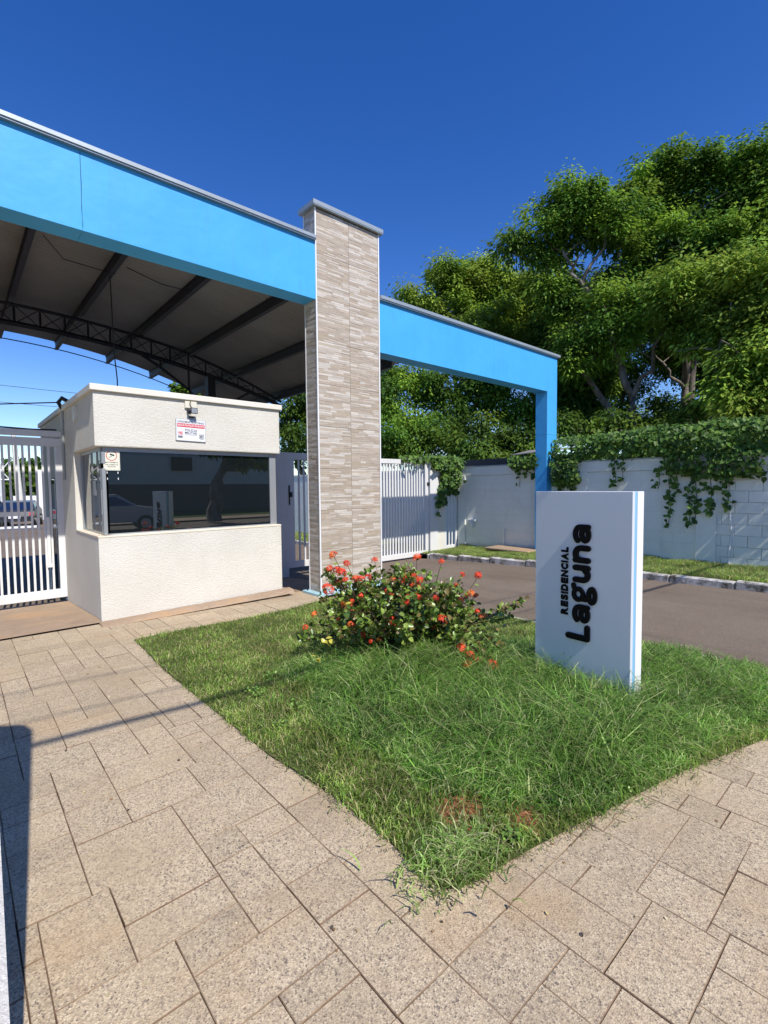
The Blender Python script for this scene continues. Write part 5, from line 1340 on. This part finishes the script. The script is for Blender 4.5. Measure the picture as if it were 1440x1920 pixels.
MB().poly([(-9, 37, 3.0), (2.0, 37, 3.35), (2.0, 42, 3.35), (-9, 42, 3.0), (-9, 37, 2.9), (2.0, 37, 3.25), (2.0, 42, 3.25), (-9, 42, 2.9)], [(0, 1, 2, 3), (7, 6, 5, 4), (0, 4, 5, 1), (1, 5, 6, 2), (2, 6, 7, 3), (3, 7, 4, 0)]).build("roof", M_DSTEEL, sh)
w = MB()
for k in range(14):
    xa = -8.6+k*.8; xb = xa+.8; w.tube([(xa, 37, 2.2), (xb, 37, 2.9+.03*k)], .03, 4); w.tube([(xb, 37, 2.2), (xa, 37, 2.9+.03*k)], .03, 4)
w.tube([(-9, 37, 2.2), (2.6, 37, 2.2)], .05, 4); w.build("lattice", M_TRIM, sh)
w = MB()
for (a, b) in ((1.5, 0), (2.15, 0)): w.tube([(a, 37, -.4), (a, 37, 3.3)], .05, 4)
for k in range(9): w.tube([(1.5 if k % 2 else 2.15, 37, -.3+.4*k), (2.15 if k % 2 else 1.5, 37, .1+.4*k)], .025, 4)
w.build("lattice_post", M_TRIM, sh)
o = MB().box(-12, .6, 42, 42.3, -.4, 2.0).build("garden_wall", M_TRIM); tag(o, "white wall inside the far shed, seen through the left gate", "wall")
o = MB().box(4.2, 5.4, 39, 39.3, -.4, 2.9).box(2.9, 4.3, 39.5, 39.7, -.4, 1.2).build("white_gatepost", M_TRIM); tag(o, "small white wall and pillar in the distance right of the lamp pole", "wall")

# distant wood
def mass(name, pts, label, cols, seed, n, leaf):
    r = np.random.default_rng(seed); P = []
    for (x_, y_, z_, rx, ry, rz_) in pts:
        m_ = int(n/len(pts)); v = r.normal(0, 1, (m_, 3)); v /= np.linalg.norm(v, axis=1, keepdims=True)
        P.append(np.array([x_, y_, z_]) + v*np.array([rx, ry, rz_])*(.75+.35*r.random((m_, 1))))
    P = np.concatenate(P); D = r.normal(0, 1, P.shape)+np.array([0, -.3, .5]); S = leaf*r.uniform(.5, 1.4, len(P))
    o = scatter_leaves(name, P, D, S, M_LEAF_T, cols, None, seed, heart=False); o['kind'] = 'stuff'; tag(o, label, "trees"); return o
q = random.Random(5)
mass("distant_wood", [(x_, 115+q.uniform(-8, 8), 1.5+q.uniform(0, 2.4), 5.5, 5, 3.6+q.uniform(0, 1.6)) for x_ in np.arange(-40, 60, 5)], "low dark distant wood on the horizon behind the left gate", TD, 91, 26000, 1.0)

# ------------------------------------------------------------------ what the booth glass mirrors: the far side of the street
sheet("far_pavement", -30, 40, -13.2, -11, .02, M_SLAB, 2)
hb = empty("apartment_block"); tag(hb, "white two storey house across the street, only mirrored in the booth glass", "house")
MB().box(-12, 26, -34, -24, -.2, 8.5).build("wall", M_SMOOTH, hb)
MB().box(-12, 26, -23.98, -23.9, -.1, 1.9).build("dark_base", M_TILEBACK, hb)
for x_ in (3.0, 5.6, 12.0, 16.0):
    MB().box(x_, x_+1.5, -23.97, -23.90, 2.9, 3.9).build("window", M_DARK, hb)
tree("wide dark tree across the street, mirrored in the booth glass", (9.2, -9.5, 0), .32, [(9.2, -9.5, 5.0, 1.6), (7.6, -9.6, 5.2, 1.4), (10.8, -9.2, 5.0, 1.5), (9.0, -10.6, 6.2, 1.6), (11.5, -10.2, 6.0, 1.4), (8.0, -8.9, 6.4, 1.3), (12.6, -9.6, 5.0, 1.2), (10.2, -8.9, 4.0, 1.1), (11.4, -9.8, 3.6, 1.0)], 501, .6, TD, (.34, .12), group=None)

# pier by the camera at the left edge
o = MB().poly([(0, 0, -.1), (-.55, .347, -.1), (-.5, .5, -.1), (-.03, .12, -.1), (0, 0, 3.02), (-.55, .347, 3.02), (-.5, .5, 3.02), (-.03, .12, 3.02)],
     [(0, 3, 2, 1), (4, 5, 6, 7), (0, 1, 5, 4), (1, 2, 6, 5), (2, 3, 7, 6), (3, 0, 4, 7)]).build("plaster_pier", M_PIER, loc=(.045, 1.30, 0))
tag(o, "white rough plastered pier at the very left edge close to the viewer", "pier")
